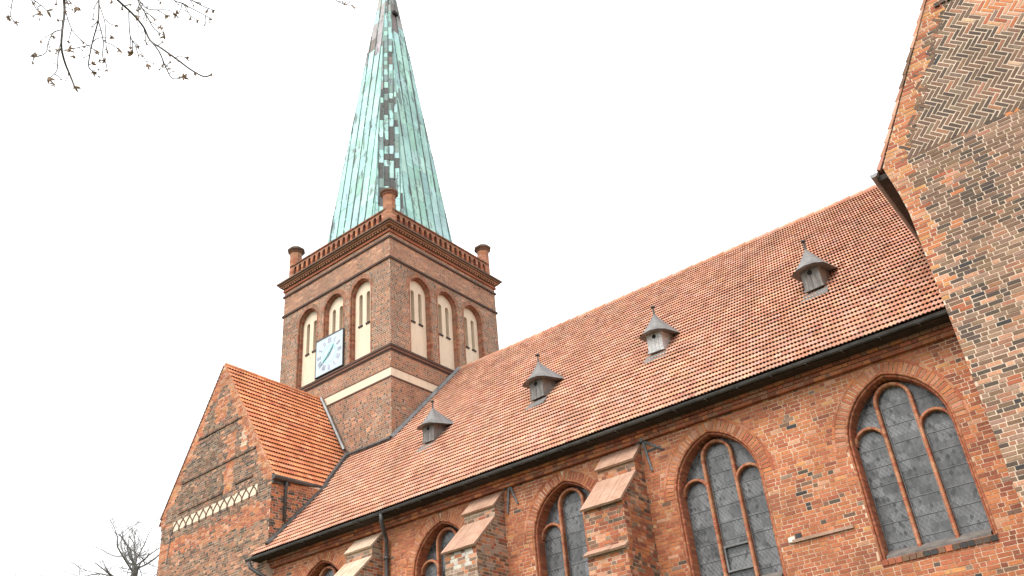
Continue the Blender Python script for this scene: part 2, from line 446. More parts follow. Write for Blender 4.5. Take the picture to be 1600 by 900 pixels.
# ---- roof tiles
def tile_field(mb, P00, P10, P01, P11, nrm, ncourse, ntile, colfn, lift=.062, wave=.034, per=2, seg=4, thick=.020, tuck=.30, rag=1.0):
    """courses of moulded clay tiles on the patch eave front, eave back, ridge front, ridge back:
    every tile is a thin waved slab whose lower lip stands clear of the course below"""
    P00, P10, P01, P11 = map(Vector, (P00, P10, P01, P11)); nrm = Vector(nrm).normalized()
    def P(a, b): return (P00 * (1 - a) + P10 * a) * (1 - b) + (P01 * (1 - a) + P11 * a) * b
    ncol = per * seg
    for k in range(ncourse):
        sh = .25 if k % 2 else 0
        sag = .012 * nse(k * .35, 3.1)
        ccol = 1 + .10 * nse(k * .9, 8.8)
        for j in range(-1, ntile):
            a0, a1 = (j + sh) / ntile, (j + 1 + sh) / ntile
            a0c, a1c = max(a0, 0), min(a1, 1)
            if a1c - a0c < 1e-4: continue
            col = colfn((a0 + a1) / 2, (k + .5) / ncourse); col = tuple(c * ccol for c in col)
            dl = (random.uniform(-.002, .003) + sag * .4 + .007 * nse(j * .11, k * .2, 6)) * rag; db = (random.uniform(-.010, .010) + .05 * nse(j * .07, k * .6, 1)) / ncourse * rag
            if rag == 1.0 and random.random() < .004: db -= .12 / ncourse; dl += .008
            b0, b1 = k / ncourse + db, (k + 1.16) / ncourse
            lo, hi, bt, tk = [], [], [], []
            for c in range(ncol + 1):
                a = a0c + (a1c - a0c) * c / ncol
                ph = math.cos(2 * math.pi * per * c / ncol)
                ww = wave * (.5 - .5 * ph)
                rb = (.05 / ncourse) * (.5 + .5 * ph)
                lo.append(P(a, b0 + rb) + nrm * (lift + ww + dl)); hi.append(P(a, min(b1, 1.0)) + nrm * (.006 + ww * .9 + dl * .3))
                bt.append(P(a, b0 + rb) + nrm * (lift + ww + dl - thick)); tk.append(P(a, b0 + tuck / ncourse) + nrm * (lift * .70 + ww * .8 + dl - thick))
            n = ncol + 1
            fs = [(c, c + 1, n + c + 1, n + c) for c in range(ncol)] + [(2 * n + c, 2 * n + c + 1, c + 1, c) for c in range(ncol)] + [(3 * n + c, 3 * n + c + 1, 2 * n + c + 1, 2 * n + c) for c in range(ncol)]
            mb.idx(lo + hi + bt + tk, fs, col)

T_A = (.49, .255, .170); T_B = (.46, .222, .143); T_C = (.53, .305, .215); T_D = (.39, .185, .122); T_E = (.50, .285, .200); T_F = (.10, .06, .045)
def nave_tile(a, b):
    n = nse(a * 9, b * 5, 2.2); n2 = nse(a * 30, b * 16, 5.0)
    return pick([(T_A, 1.6), (T_B, .8 + .6 * n), (T_C, .6 - .4 * n), (T_D, .12 + .3 * max(0, n2)), (T_E, .6)])
mb = MB()
X0, X1 = -23.2, -.6
tile_field(mb, (X0, YE, ZE), (X1, YE, ZE), (X0, YR, ZR), (X1, YR, ZR), (0, -math.sin(PITCH), math.cos(PITCH)), 45, 134, nave_tile, lift=.052, wave=.030, thick=.016, tuck=.38)
nl = len(mb.f)
# under sheet, north slope and ridge tiles
mb.face([(X0, YE, ZE - .02), (X1, YE, ZE - .02), (X1, YR, ZR - .02), (X0, YR, ZR - .02)], T_F)
mb.face([(X0, 2 * YR - YE, ZE), (X1, 2 * YR - YE, ZE), (X1, YR, ZR), (X0, YR, ZR)], T_B)
for i in range(56):
    x = X0 + (X1 - X0) * i / 56
    mb.tube([(x, YR, ZR - .02), (x + .43, YR, ZR - .005)], [.125, .14], 10, nave_tile(i / 56, 1))
mb.build('nave_roof', M['tile'], church)

# ---- gutter and downpipes
def downpipe(pts, r=.05, name='downpipe', collars=()):
    mb = MB(); mb.tube(pts, r, 8)
    for c in collars: mb.tube([(c[0], c[1], c[2] - .03), (c[0], c[1], c[2] + .03)], r * 1.45, 8)
    return mb.build(name, M['zinc_dark'], church, True)
mb = MB()
k = 8
for y, z, r in ((17.45, 9.685, .056),):
    rows = []
    for i in range(60):
        x = -23.28 + (XT + 23.26) * i / 59; dz = .012 * nse(x * .6, 4)
        rows.append([Vector((x, y + r * math.cos(t), z + dz + r * math.sin(t))) for t in [math.pi + math.pi * j / k for j in range(k + 1)]])
    for a, b in zip(rows, rows[1:]):
        for j in range(k): mb.face([a[j], a[j + 1], b[j + 1], b[j]])
    mb.face(list(rows[0])); mb.face(list(reversed(rows[-1])))
mb.tube([(-23.28, 17.394, 9.69), (XT, 17.394, 9.69)], .010, 6)
gut = mb.build('rain_gutter', M['zinc_dark'], church, True)
mb = MB(); mb.box(0, .03, 17.36, 17.52, 9.598, 9.606)
br0 = mb.build('gutter_bracket', M['zinc_dark'], gut)
for i in range(27):
    b_ = br0 if i == 0 else br0.copy()
    if i: scene.collection.objects.link(b_)
    b_.location.x = -23 + i * .78
downpipe([(-17.46, 17.45, 9.65), (-17.47, 17.47, 9.45), (-17.60, 17.72, 9.20), (-17.68, 17.88, 9.05), (-17.70, 17.89, 8.0), (-17.70, 17.89, 3)], .058, collars=((-17.70, 17.89, 8.55), (-17.70, 17.89, 7.4)))
downpipe([(-23.12, 17.44, 9.6), (-23.08, 17.46, 9.42), (-22.85, 17.62, 9.22), (-22.62, 17.78, 9.05), (-22.58, 17.90, 8.8), (-22.58, 17.90, 4)], .058, collars=((-22.58, 17.90, 8.6),))

# ---- windows of the nave
def trac_col(): return pick([((.37, .145, .075), 1.5), (RED, .8), ((.42, .19, .105), .6)])
def make_window(ar, hatch=False, warm=1.0):
    mb = MB()
    prof = [(0, 0), (.004, -.016), (.022, -.026), (.042, -.016), (.048, .010), (.050, .045), (.062, .03), (.086, .035), (.098, .06), (.102, .11), (.108, .40)]
    ns, na = 42, 32
    cache = {}
    def cf(i, k):
        q = (i, 0 if k < 5 else 1 if k < 9 else 2)
        if q not in cache: cache[q] = pick([(RED, 1.5), (DEEP, .9), ((.37, .145, .075), .6)]) if q[1] else pick([((.39, .15, .075), 1.3), (RED, 1.0), ((.42, .19, .105), .5)])
        return cache[q]
    loft(mb, FN, ar, prof, cf, ns, na, 0)
    voussoirs(mb, FN, ar, -.205, -.005, lambda: pick([(ORANGE, 1.2), ((.385, .145, .072), 1.5), (RED, .9), ((.42, .19, .11), .8)]), 0, step=.088, gap=.022)
    # thin header course outside the ring
    voussoirs(mb, FN, ar, -.275, -.222, lambda: pick([((.42, .19, .11), 1.0), (RED, 1.0), (ORANGE, .5)]), 0, step=.25, proud=.012)
    # sill bricks
    z0 = ar.z0
    for i in range(16):
        x = ar.cx - 1.04 + i * .13
        mb.box(x, x + .117, -.035, .12, z0 - .11, z0 - .012, pick([(BLACK, 1), (DARK, 1), (BROWN, .5), (RED, .25)]), 0, F=lambda x, y, z: FN(x, z, -y))
    win = mb.build('church_window', M['brick'], church)
    gl = MB(); L = ar.loop(.104, 8, 14, z0 + .0)
    gl.face([FN(x, z, -.34) for x, z in L])
    gl.build('leaded_glass', M['glass'], win)
    mx = .345
    # sloping sill
    s = MB(); s.hexa([FN(ar.cx - .94, z0, -.02), FN(ar.cx + .94, z0, -.02), FN(ar.cx + .94, z0, -.338), FN(ar.cx - .94, z0, -.338)],
                     [FN(ar.cx - .94, z0 + .05, -.02), FN(ar.cx + .94, z0 + .05, -.02), FN(ar.cx + .94, z0 + .20, -.338), FN(ar.cx - .94, z0 + .20, -.338)])
    s.build('window_sill', M['sill'], win)
    # tracery: two mullions carrying a tall middle light, two round-headed side lights
    rm = mx; zsp = min(ar.top() - .20 - rm, 8.62)
    for sgn in (-1, 1):
        t = MB()
        t_path = [(ar.cx + sgn * mx, z0 + .10), (ar.cx + sgn * mx, zsp)] + [(ar.cx + sgn * rm * math.cos(a), zsp + rm * math.sin(a)) for a in [math.pi / 2 * i / 8 for i in range(1, 9)]]
        rib(t, FN, t_path, .074, .19, .345, trac_col)
        t.build('mullion', M['brick'], win)
        t = MB(); xo = ar.W - .10; cxs = (xo + mx) / 2; rs = (xo - mx) / 2; zz = ar.zs + .06
        rib(t, FN, [(ar.cx + sgn * cxs + rs * math.cos(a), zz + rs * math.sin(a)) for a in [math.pi * i / 12 for i in range(13)]], .068, .205, .345, trac_col)
        t.build('tracery_arch', M['brick'], win)
    # saddle bars and edge strips, each a piece of its own
    z = z0 + .33
    bxf = lambda x, y, z: FN(x, z, -y)
    while z < ar.top() - .1:
        h = ar.hw(z, .106)
        if h > .1:
            b = MB(); b.box(ar.cx - h, ar.cx + h, .328, .3385, z, z + .009, F=bxf); b.build('saddle_bar', M['zinc'], win)
        z += .37
    for sgn in (-1, 1):
        for xe, zt2 in ((mx - .060, zsp), (mx + .050, ar.zs + .05), (ar.W - .125, ar.zs)):
            b = MB(); b.box(ar.cx + sgn * xe - .006, ar.cx + sgn * xe + .006, .31, .3385, z0 + .21, zt2, F=bxf); b.build('glazing_strip', M['zinc'], win)
    if hatch:
        h = MB()
        for x0, x1, za, zb in ((-.285, .285, 6.62, 6.66), (-.285, -.25, 6.15, 6.62), (-.285, .285, 6.11, 6.15)):
            h.box(ar.cx + x0, ar.cx + x1, .27, .335, za, zb, F=lambda x, y, z: FN(x, z, -y))
        h.build('ventilation_hatch', M['zinc'], win)
    return win
for i, a in enumerate(WINS): make_window(a, hatch=(i == 1))

# ---- buttresses
def butt_col(x, z): 
    n = nse(x * 2, z * 1.1, 9)
    return pick([(RED, 1.2), (ORANGE, .8), (PALE, .7), (BROWN, .5 + .6 * max(0, n)), (GREYB, .5), (DEEP, .5), (DARK, .2)])
def butt_grey(x, z):
    n = nse(x * 2, z * 1.1, 19)
    return pick([(GREYB, 1.0), (PALE, .8), (BROWN, .7), (RED, .5 + .8 * max(0, n)), ((.34, .25, .19), .9), (ORANGE, .3 + .5 * max(0, n))])
def make_buttress(xc, grey, slabm):
    mb = MB(); xl, xr = xc - BW, xc + BW; colf = butt_grey if grey else butt_col
    prof = [(18.0, 9.28), (17.60, 8.87), (17.60, 8.58), (16.79, 7.78), (16.79, 6.8), (16.70, 6.72), (16.70, 0), (18.0, 0)]
    n = len(prof); L = [(xl, y, z) for y, z in prof]; Rr = [(xr, y, z) for y, z in prof]
    mb.face(list(reversed(L))); mb.face(Rr)
    for i in range(n - 1): mb.face([L[i], L[i + 1], Rr[i + 1], Rr[i]])
    ff = Frame((0, 16.79), (1, 0, 0), (0, -1, 0)); ff2 = Frame((0, 16.70), (1, 0, 0), (0, -1, 0)); ft = Frame((0, 17.60), (1, 0, 0), (0, -1, 0))
    def cf(x, z):
        if grey and slabm is M['stone'] and z > 7.3 and (abs(x - xc + .17) < .09 or abs(x - xc - .22) < .12): return jit((.55, .50, .45))
        return colf(x, z)
    lay_bricks(mb, ff, 6.84, 7.74, lambda z: [(xl, xr)], cf)
    lay_bricks(mb, ff2, 3.2, 6.68, lambda z: [(xl, xr)], colf)
    lay_bricks(mb, ft, 8.56, 8.85, lambda z: [(xl, xr)], colf)
    def sp(z):
        y0 = 16.70 if z < 6.7 else 16.79 if z < 7.78 else 16.79 + (z - 7.78) if z < 8.58 else 17.60 if z < 8.87 else 17.60 + (z - 8.87) * .98
        return [(y0, 18.0)]
    fe = Frame((xr, 0), (0, 1, 0), (1, 0, 0)); fw = Frame((xl, 0), (0, 1, 0), (-1, 0, 0))
    lay_bricks(mb, fe, 3.2, 9.25, sp, colf); lay_bricks(mb, fw, 3.2, 9.25, sp, colf)
    bt = mb.build('buttress', [M['mortar_pale'] if grey else M['mortar'], M['brick']], church)
    for (ya, za, yb, zb) in ((18.0, 9.31, 17.54, 8.855), (17.60, 8.59, 16.70, 7.735), (16.79, 6.83, 16.60, 6.70)):
        s = MB(); d = Vector((0, yb - ya, zb - za)).normalized(); nn_ = Vector((0, d.z, -d.y));
        if nn_.z < 0: nn_ = -nn_
        t = .055; A0, B0 = Vector((0, ya, za)), Vector((0, yb, zb)); o = .035
        npc = 8
        sub = []
        for q in range(npc):   # single clay slabs laid side by side, all one weathering
            x0 = xl - o + (xr - xl + 2 * o) * q / npc; x1 = xl - o + (xr - xl + 2 * o) * (q + 1) / npc - .004
            h = random.uniform(-.004, .004)
            pts = [Vector((x, p.y, p.z)) for x, p in ((x0, A0), (x1, A0), (x1, B0), (x0, B0))]
            s.hexa(pts, [p + nn_ * (t + h) for p in pts])
        s.build('weathering_slab', slabm, bt)
    return bt
make_buttress(buttx[0], False, M['stone'])
make_buttress(buttx[1], True, M['stone'])
make_buttress(buttx[2], True, M['stone_pale'])

# ---- iron wall anchors above the buttresses
def anchor(c, arms):
    mb = MB(); c = Vector(c)
    mb.tube([c + Vector((0, .03, 0)), c + Vector((0, -.07, 0))], .045, 8)
    for a in arms:
        a = Vector(a); d = a - c
        mb.tube([c, c + d * .5 + Vector((0, -.012, 0)), a], [.030, .028, .024], 5)
    mb.build('wall_anchor', M['iron'], church)
anchor((-9.37, 17.95, 9.40), [(-8.90, 17.965, 9.06), (-9.26, 17.965, 8.64), (-9.56, 17.965, 9.36), (-9.42, 17.965, 9.52)])
anchor((-13.36, 17.95, 9.47), [(-13.49, 17.965, 8.74), (-13.15, 17.965, 8.90), (-13.56, 17.965, 9.36), (-13.33, 17.965, 9.58)])

# ------------------------------------------------------------------ west tower
SE = Vector((-21.125, 21.656, 0)); TYAW = R(-1.30)
te = Vector((math.cos(TYAW), math.sin(TYAW), 0)); tn = Vector((-math.sin(TYAW), math.cos(TYAW), 0)); TW = 6.6
FS = Frame(SE - te * TW, te, -tn)     # x 0..TW, west to east
FE = Frame(SE, tn, te)                # x 0..TW, south to north
FW_ = Frame(SE - te * TW + tn * TW, -tn, -te); FNn = Frame(SE + tn * TW, -te, tn)
ZS1 = 17.98
tcen = (1.68, 3.30, 4.92)
TARCH_S = [Arch(c, .65, 21.0, .69, ZS1) for c in tcen]
TARCH_E = [Arch(c, .65, 21.0, .69, ZS1) for c in tcen]
TBR = (.225, .122, .078); TRD = (.305, .142, .085); TOR = (.37, .175, .10); TGY = (.240, .158, .108)
def tower_col(x, z):
    n = nse(x * .7, z * .5, 30)
    if z > 21.98: return pick([(TRD, 1.2), (TOR, 1.0 + .5 * n), (TBR, .4), (PALE, .25)])
    if 16.0 < z < 17.95: return pick([(TRD, 1.2), (TOR, .8 + .5 * n), (TBR, .6), (TGY, .3)])
    return pick([(TRD, 1.0), (TOR, .6 + .5 * n), (TBR, .6), (TGY, .9), (PALE, .2), ((.30, .205, .15), .5)])
def tower_head(x, z):
    n = nse(x * .9, z * .9, 33)
    if z > 21.98: return pick([(TRD, 1.0), (TBR, .8), (TOR, .6), (DARK, .15)])
    if 16.0 < z < 17.95: return pick([(TRD, .9), (TBR, .9), (DARK, .4), (TOR, .5)])
    return pick([((.115, .078, .058), 1.0 + .6 * n), (TBR, 1.0), (TGY, .5), (DARK, .25), (TRD, .4)])
mb = MB()
for F_, archs, seed in ((FS, TARCH_S, 1), (FE, TARCH_E, 2)):
    wall_sheet(mb, F_, [[(0, 8), (TW, 8), (TW, 23.5), (0, 23.5)]] + [a.loop(0, 6, 10) for a in archs])
    def sp(z, archs=archs):
        cuts = [(a.cx - a.hw(z, 0 if z < a.zs else -.06) - .004, a.cx + a.hw(z, 0 if z < a.zs else -.06) + .004) for a in archs if z > ZS1 and a.hw(z, 0 if z < a.zs else -.06) > 0]
        out = []; x = 0
        for a, b in cuts:
            out.append((x, a)); x = b
        out.append((x, TW)); return out
    lay_bricks(mb, F_, 13.4, 23.2, sp, tower_col, full=False, gap=.016, proud=.004, hcol=tower_head)
for F_ in (FW_, FNn): 
    mb.face([F_(0, 8), F_(TW, 8), F_(TW, 23.5), F_(0, 23.5)])
    lay_bricks(mb, F_, 17.5, 23.2, lambda z: [(0, TW)], tower_col, full=False, gap=.016, proud=.004, hcol=tower_head)
mb.build('tower_wall', [M['mortar_grey'], M['brick']], church)

TF = lambda x, y, z: Vector((SE.x, SE.y, 0)) + te * x + tn * y + Vector((0, 0, z))   # tower frame: x<0 west, y>0 north
def tbox(mb, p, z0, z1, col, mi=0): mb.box(-TW - p, p, -p, TW + p, z0, z1, col, mi, F=TF)

def belfry(F_, ar):
    mb = MB(); cache = {}
    prof = [(0, 0), (.004, -.014), (.065, -.014), (.07, .08), (.09, .07), (.115, .075), (.12, .26)]
    def cf(i, k):
        q = (i // 1, k // 3)
        if q not in cache: cache[q] = pick([(TRD, 1.2), (TBR, 1.0), (DEEP, .5)])
        return cache[q]
    loft(mb, F_, ar, prof, cf, 30, 14)
    voussoirs(mb, F_, ar, -.13, -.004, lambda: pick([(TRD, 1), (TBR, .9), (TGY, .4)]), 0, step=.12, proud=.008)
    w = mb.build('belfry_niche', M['brick'], church)
    p = MB(); hw, zt = .098, 20.96
    def slot(cx): return [(cx - hw, 19.62), (cx + hw, 19.62)] + [(cx + hw * math.cos(a), zt + hw * math.sin(a)) for a in [math.pi * i / 8 for i in range(9)]]
    sl_ = [slot(ar.cx - .215), slot(ar.cx + .215)]
    wall_sheet(p, F_, [ar.loop(.11, 4, 12)] + sl_, -.22)
    for s in sl_:
        for a, b in zip(s, s[1:] + s[:1]): p.face([F_(a[0], a[1], -.22), F_(b[0], b[1], -.22), F_(b[0], b[1], -.62), F_(a[0], a[1], -.62)])
        p.face([F_(x, z, -.619) for x, z in s], (.1, .1, .1), 1)
    p.build('plaster_panel', [M['plaster'], M['slot']], w)
    for c in (ar.cx - .215, ar.cx + .215):
        b = MB(); b.box(c - .12, c + .12, .18, .23, 19.545, 19.615, (.05, .04, .04), F=lambda x, y, z: F_(x, z, -y))
        b.build('slot_sill', M['brick'], w)
for a in TARCH_S: belfry(FS, a)
for a in TARCH_E: belfry(FE, a)

def ring_course(name, p, z0, z1, col, mat='brick'):
    mb = MB(); tbox(mb, p, z0, z1, col); return mb.build(name, M[mat], church)
mb = MB()
tbox(mb, .08, ZS1 - .10, ZS1 - .01, (.085, .052, .042)); tbox(mb, .055, ZS1 - .20, ZS1 - .112, (.16, .08, .055)); tbox(mb, .03, ZS1 - .26, ZS1 - .203, (.06, .04, .034))
mb.build('string_course', M['brick'], church)
for z in (21.93, 22.93):
    mb = MB(); tbox(mb, .055, z - .06, z + .03, (.075, .045, .036)); mb.build('string_course', M['brick'], church)
mb = MB()
tbox(mb, .006, 16.66, 17.0, (.3, .3, .3)); mb.build('plaster_band', M['plaster'], church)
mb = MB(); tbox(mb, .028, 16.60, 16.655, (.10, .06, .05)); tbox(mb, .02, 17.003, 17.04, (.15, .085, .06)); mb.build('string_course', M['brick'], church)
# cornice
mb = MB()
tbox(mb, .06, 23.16, 23.24, jit(RED)); tbox(mb, .05, 23.243, 23.30, jit(BROWN))
for side in range(4):
    F_ = (FS, FE, FNn, FW_)[side]
    for i in range(44):
        x = .02 + i * .15
        mb.box(x, x + .085, -.13, .0, 23.303, 23.39, jit(TRD if i % 3 else TBR), F=lambda x, y, z: F_(x, z, -y))
tbox(mb, .16, 23.393, 23.46, jit(TRD)); tbox(mb, .22, 23.463, 23.53, jit(TBR)); tbox(mb, .28, 23.533, 23.60, (.15, .10, .072))
mb.hexa([TF(-TW - .28, -.28, 23.603), TF(.28, -.28, 23.603), TF(.28, TW + .28, 23.603), TF(-TW - .28, TW + .28, 23.603)],
        [TF(-TW + .1, -.1, 23.70), TF(-.1, .1, 23.70), TF(-.1, TW - .1, 23.70), TF(-TW + .1, TW - .1, 23.70)], (.10, .075, .06))
mb.build('tower_cornice', M['brick'], church)
# balustrades with little arched openings
def balustrade(F_):
    mb = MB(); n = 18; x0, x1 = .42, TW - .42; st = (x1 - x0) / n
    holes = []
    for i in range(n):
        c = x0 + st * (i + .5); h = .092
        holes.append([(c - h, 23.79), (c + h, 23.79), (c + h, 24.18), (c + h * .7, 24.28), (c, 24.33), (c - h * .7, 24.28), (c - h, 24.18)])
    out = [(x0 - .2, 23.62), (x1 + .2, 23.62), (x1 + .2, 24.40), (x0 - .2, 24.40)]
    df, db = -.04, -.24
    for d in (df, db): wall_sheet(mb, F_, [out] + holes, d, 0, (.30, .14, .085))
    for hL in holes:
        for a, b in zip(hL, hL[1:] + hL[:1]): mb.face([F_(a[0], a[1], df), F_(b[0], b[1], df), F_(b[0], b[1], db), F_(a[0], a[1], db)], (.26, .10, .06))
    for i in range(60):
        c = x0 - .2 + (x1 - x0 + .4) * i / 60; w_ = (x1 - x0 + .4) / 60
        mb.box(c, c + w_ - .006, .0, .28, 24.403, 24.47, pick([(BROWN, 1), (DARK, .5), (RED, .6), (DEEP, .6)]), F=lambda x, y, z: F_(x, z, -y))
        mb.box(c, c + w_ - .006, .015, .265, 23.70, 23.77, pick([(BROWN, 1), (RED, .8), (DEEP, .6)]), F=lambda x, y, z: F_(x, z, -y))
    for i in range(n + 1):   # brick mullions, one brick proud
        c = x0 + st * i
        for zz in range(4):
            mb.box(c - .058, c + .058, .028, .06, 23.80 + zz * .094, 23.88 + zz * .094, pick([(RED, 1), (ORANGE, .8), (DEEP, .5), (PALE, .3)]), F=lambda x, y, z: F_(x, z, -y))
    return mb.build('balustrade', M['brick'], church)
for F_ in (FS, FE, FNn, FW_): balustrade(F_)
def pinnacle(x, y):
    mb = MB(); nseg = 8
    def ringz(r, z): return [TF(x + r * math.cos(2 * math.pi * (j + .5) / nseg), y + r * math.sin(2 * math.pi * (j + .5) / nseg), z) for j in range(nseg)]
    zz = 23.60; prev = None
    prof = [(.36, 23.6), (.36, 23.78), (.29, 23.90)]
    c = 23.90
    for i in range(15): prof.append((.275 + random.uniform(-.004, .004), 23.90 + i * .096))
    rings = [ringz(r, z) for r, z in prof]
    for a, b in zip(rings, rings[1:]):
        for j in range(nseg):
            mb.face([a[j], a[(j + 1) % nseg], b[(j + 1) % nseg], b[j]], pick([(TRD, 1.3), (TOR, 1.0), (RED, .4), (PALE, .15)]))
    p = mb.build('pinnacle', M['brick'], church)
    c = MB(); prof = [(.27, 25.20), (.32, 25.24), (.32, 25.29), (.40, 25.34), (.405, 25.42), (.38, 25.44), (.22, 25.56), (.06, 25.64)]
    rings = [ringz(r, z) for r, z in prof]
    for i, (a, b) in enumerate(zip(rings, rings[1:])):
        for j in range(nseg): c.face([a[j], a[(j + 1) % nseg], b[(j + 1) % nseg], b[j]], jit((.20, .10, .07) if i < 3 else (.13, .09, .07), .2))
    c.face(rings[-1], (.08, .065, .06))
    c.build('pinnacle_cap', M['brick'], p)
for x, y in ((-.28, .28), (-TW + .28, .28), (-.28, TW - .28), (-TW + .28, TW - .28)): pinnacle(x, y)

# clock
def FSl(x, z, d): return FS(TW + x, z, d)
mb = MB(); cxk, czk = -3.395, 18.86; hk = .80
mb.box(cxk - hk, cxk + hk, -.09, -.02, czk - hk, czk + hk, F=lambda x, y, z: FSl(x, z, -y))
clock = mb.build('tower_clock', M['clock_face'], church)
mb = MB()
for x0, x1, z0, z1 in ((-hk - .02, hk + .02, hk, hk + .045), (-hk - .02, -hk, -hk, hk), (hk, hk + .02, -hk, hk), (-hk - .03, hk + .03, -hk - .03, -hk)):
    mb.box(cxk + x0, cxk + x1, -.105, -.02, czk + z0, czk + z1, F=lambda x, y, z: FSl(x, z, -y))
mb.build('clock_frame', M['zinc_dark'], clock)
ROM = ['XII', 'I', 'II', 'III', 'IIII', 'V', 'VI', 'VII', 'VIII', 'IX', 'X', 'XI']
def stroke(mb, p, q, w, d0=.0905, d1=.10):
    p, q = Vector(p), Vector(q); d = (q - p).normalized(); s = Vector((-d.y, d.x)) * w / 2
    P4 = [p - s, q - s, q + s, p + s]
    mb.hexa([FSl(cxk + a.x, czk + a.y, d0) for a in P4], [FSl(cxk + a.x, czk + a.y, d1) for a in P4])
for h in range(12):
    a = math.pi / 2 - h * math.pi / 6; er = Vector((math.cos(a), math.sin(a))); et = Vector((math.sin(a), -math.cos(a)))
    mb = MB(); gl = ROM[h]; wd = {'I': .055, 'V': .10, 'X': .10}; tot = sum(wd[c] for c in gl); x = -tot / 2
    for c in gl:
        xm = x + wd[c] / 2; L = lambda u, v: er * v + et * u
        if c == 'I': stroke(mb, L(xm, .50), L(xm, .72), .026)
        if c == 'V': stroke(mb, L(xm - .035, .72), L(xm, .50), .026); stroke(mb, L(xm + .035, .72), L(xm, .50), .018)
        if c == 'X': stroke(mb, L(xm - .035, .72), L(xm + .035, .50), .026); stroke(mb, L(xm + .035, .72), L(xm - .035, .50), .018)
        x += wd[c]
    mb.build('clock_numeral', M['clock_mark'], clock)
mb = MB()
seg = 40
for i in range(seg):    # pale green ring round the centre
    a, b = 2 * math.pi * i / seg, 2 * math.pi * (i + 1) / seg
    q = [(r * math.cos(t), r * math.sin(t)) for r, t in ((.33, a), (.42, a), (.42, b), (.33, b))]
    mb.face([FSl(cxk + x, czk + z, .093) for x, z in q])
mb.build('clock_ring', plain('clock_ring_paint', (.38, .62, .62), .5, 0, .1, 4, 0), clock)
for ang, ln, w in ((R(52), .44, .075), (R(217), .60, .06)):
    mb = MB(); d = Vector((math.cos(ang), math.sin(ang)))
    stroke(mb, -d * .10, d * ln * .7, w, .115, .128); stroke(mb, d * ln * .7, d * ln, w * .5, .115, .126)
    mb.build('clock_hand', M['clock_hand'], clock)

# ---- copper spire
mb = MB(); c0 = Vector((SE.x, SE.y, 0)) + te * (-TW / 2 + .03) + tn * (TW / 2 - .03)
ZB, ZA, a_, ch = 23.7, 45.5, 2.6 * 21.8 / 21.5, 1.0
base = []
for sx, sy in ((1, -1), (1, 1), (-1, 1), (-1, -1)):
    p1 = (sx * (a_ - ch), sy * a_); p2 = (sx * a_, sy * (a_ - ch))
    base += [p1, p2] if sx * sy < 0 else [p2, p1]
base = [c0 + te * x + tn * y + Vector((0, 0, ZB)) for x, y in base]
apex = c0 + Vector((0, 0, ZA))
PAT = (.31, .53, .49); PAT2 = (.36, .58, .545); PAT3 = (.26, .46, .425); PDK = (.060, .060, .056); PBR = (.17, .135, .12); PMID = (.17, .25, .235); PGR = (.30, .28, .275)
for f in range(8):
    A, B = base[f], base[(f + 1) % 8]
    mid = (A + B) / 2; ax = (apex - mid); T = ax.length; ax.normalize(); hu = (B - A); hw0 = hu.length / 2; hu.normalize()
    nf = hu.cross(ax).normalized()
    if nf.dot(mid - c0) < 0: nf = -nf
    mb.face([A, B, apex], (.06, .075, .07), 0)
    P = lambda s, t, d=.012: mid + hu * s + ax * t + nf * d
    chamf = hw0 < 1.0; sw = .24 if chamf else .46
    nst = int(math.ceil(hw0 / sw)); south = (mid - c0).dot(-tn) / hw0
    for kx in range(-nst, nst):
        s0, s1 = kx * sw, (kx + 1) * sw
        t = -random.uniform(0, 1.0)
        while t < T - .4:
            t1 = t + random.uniform(.9, 1.9) * (.36 if chamf else 1); ta, tb = max(t, 0) + .006, min(t1, T - .05) - .006
            h0, h1 = hw0 * (1 - ta / T) - .02, hw0 * (1 - tb / T) - .02
            x00, x01, x10, x11 = max(s0 + .020, -h0), min(s1 - .016, h0), max(s0 + .016, -h1), min(s1 - .016, h1)
            if x01 - x00 > .01:
                if x11 < x10: x10 = x11 = (x10 + x11) / 2
                z = P(0, (ta + tb) / 2).z
                nn_ = nse(f * 3.1 + kx * .8, t * .33, 4)
                pd = 0.0
                if chamf:
                    q_ = nse(kx * .55 + f, z * .42, 7) + nse(kx * 1.3, z * 1.1, 17) * .5 + (.20 if 25.5 < z < 34 else -.02)
                    pd = 4.0 if q_ > .20 else .16
                pb = .003
                if z > (37.6 if south > .5 else 39.5) and not chamf: pb = 20.0
                if z > 40.5: pb = 1.6 if chamf else 6; 
                if chamf and 35.5 < z < 38: pb += .4
                col = pick([(PAT, 1.0), (PAT2, .9), (PAT3, .22), (PDK, pd * 1.3), (PBR, pb * .7), (PGR, pb * .5 + (.20 if chamf else 0)), (PMID, .8 if chamf else .0)])
                dd = .012 + random.uniform(0, .008)
                mb.face([P(x00, ta, dd), P(x01, ta, dd), P(x11, tb, dd), P(x10, tb, dd)], col, 0)
            t = t1
    # standing seams
    for kx in range(-nst + 1, nst):
        s0 = kx * sw; tt = T * (1 - abs(s0) / hw0) if s0 else T
        if tt > .3:
            tt *= .985
            t0 = 0
            while t0 < tt:
                t1 = min(tt, t0 + random.uniform(.35, 1.3)); wd = random.choice((.012, .016, .026, .036)); ln = random.uniform(-.006, .006)
                mb.hexa([P(s0 - wd + ln, t0, .0), P(s0 + wd + ln, t0, .0), P(s0 + wd + ln, t1, .0), P(s0 - wd + ln, t1, .0)],
                        [P(s0 - wd * .8 + ln, t0, .045), P(s0 + wd * .8 + ln, t0, .045), P(s0 + wd * .8 + ln, t1, .045), P(s0 - wd * .8 + ln, t1, .045)],
                        jit((.095, .17, .16), .4) if wd < .02 else jit((.065, .085, .08), .3))
                t0 = t1 + random.choice((0, 0, .15))
for f in range(8):
    mb.tube([base[f], apex], [.035, .02], 6, (.17, .33, .30))
sp_o = mb.build('copper_spire', M['copper'], church)
mb = MB()   # small dark hatch near the top
nS = te
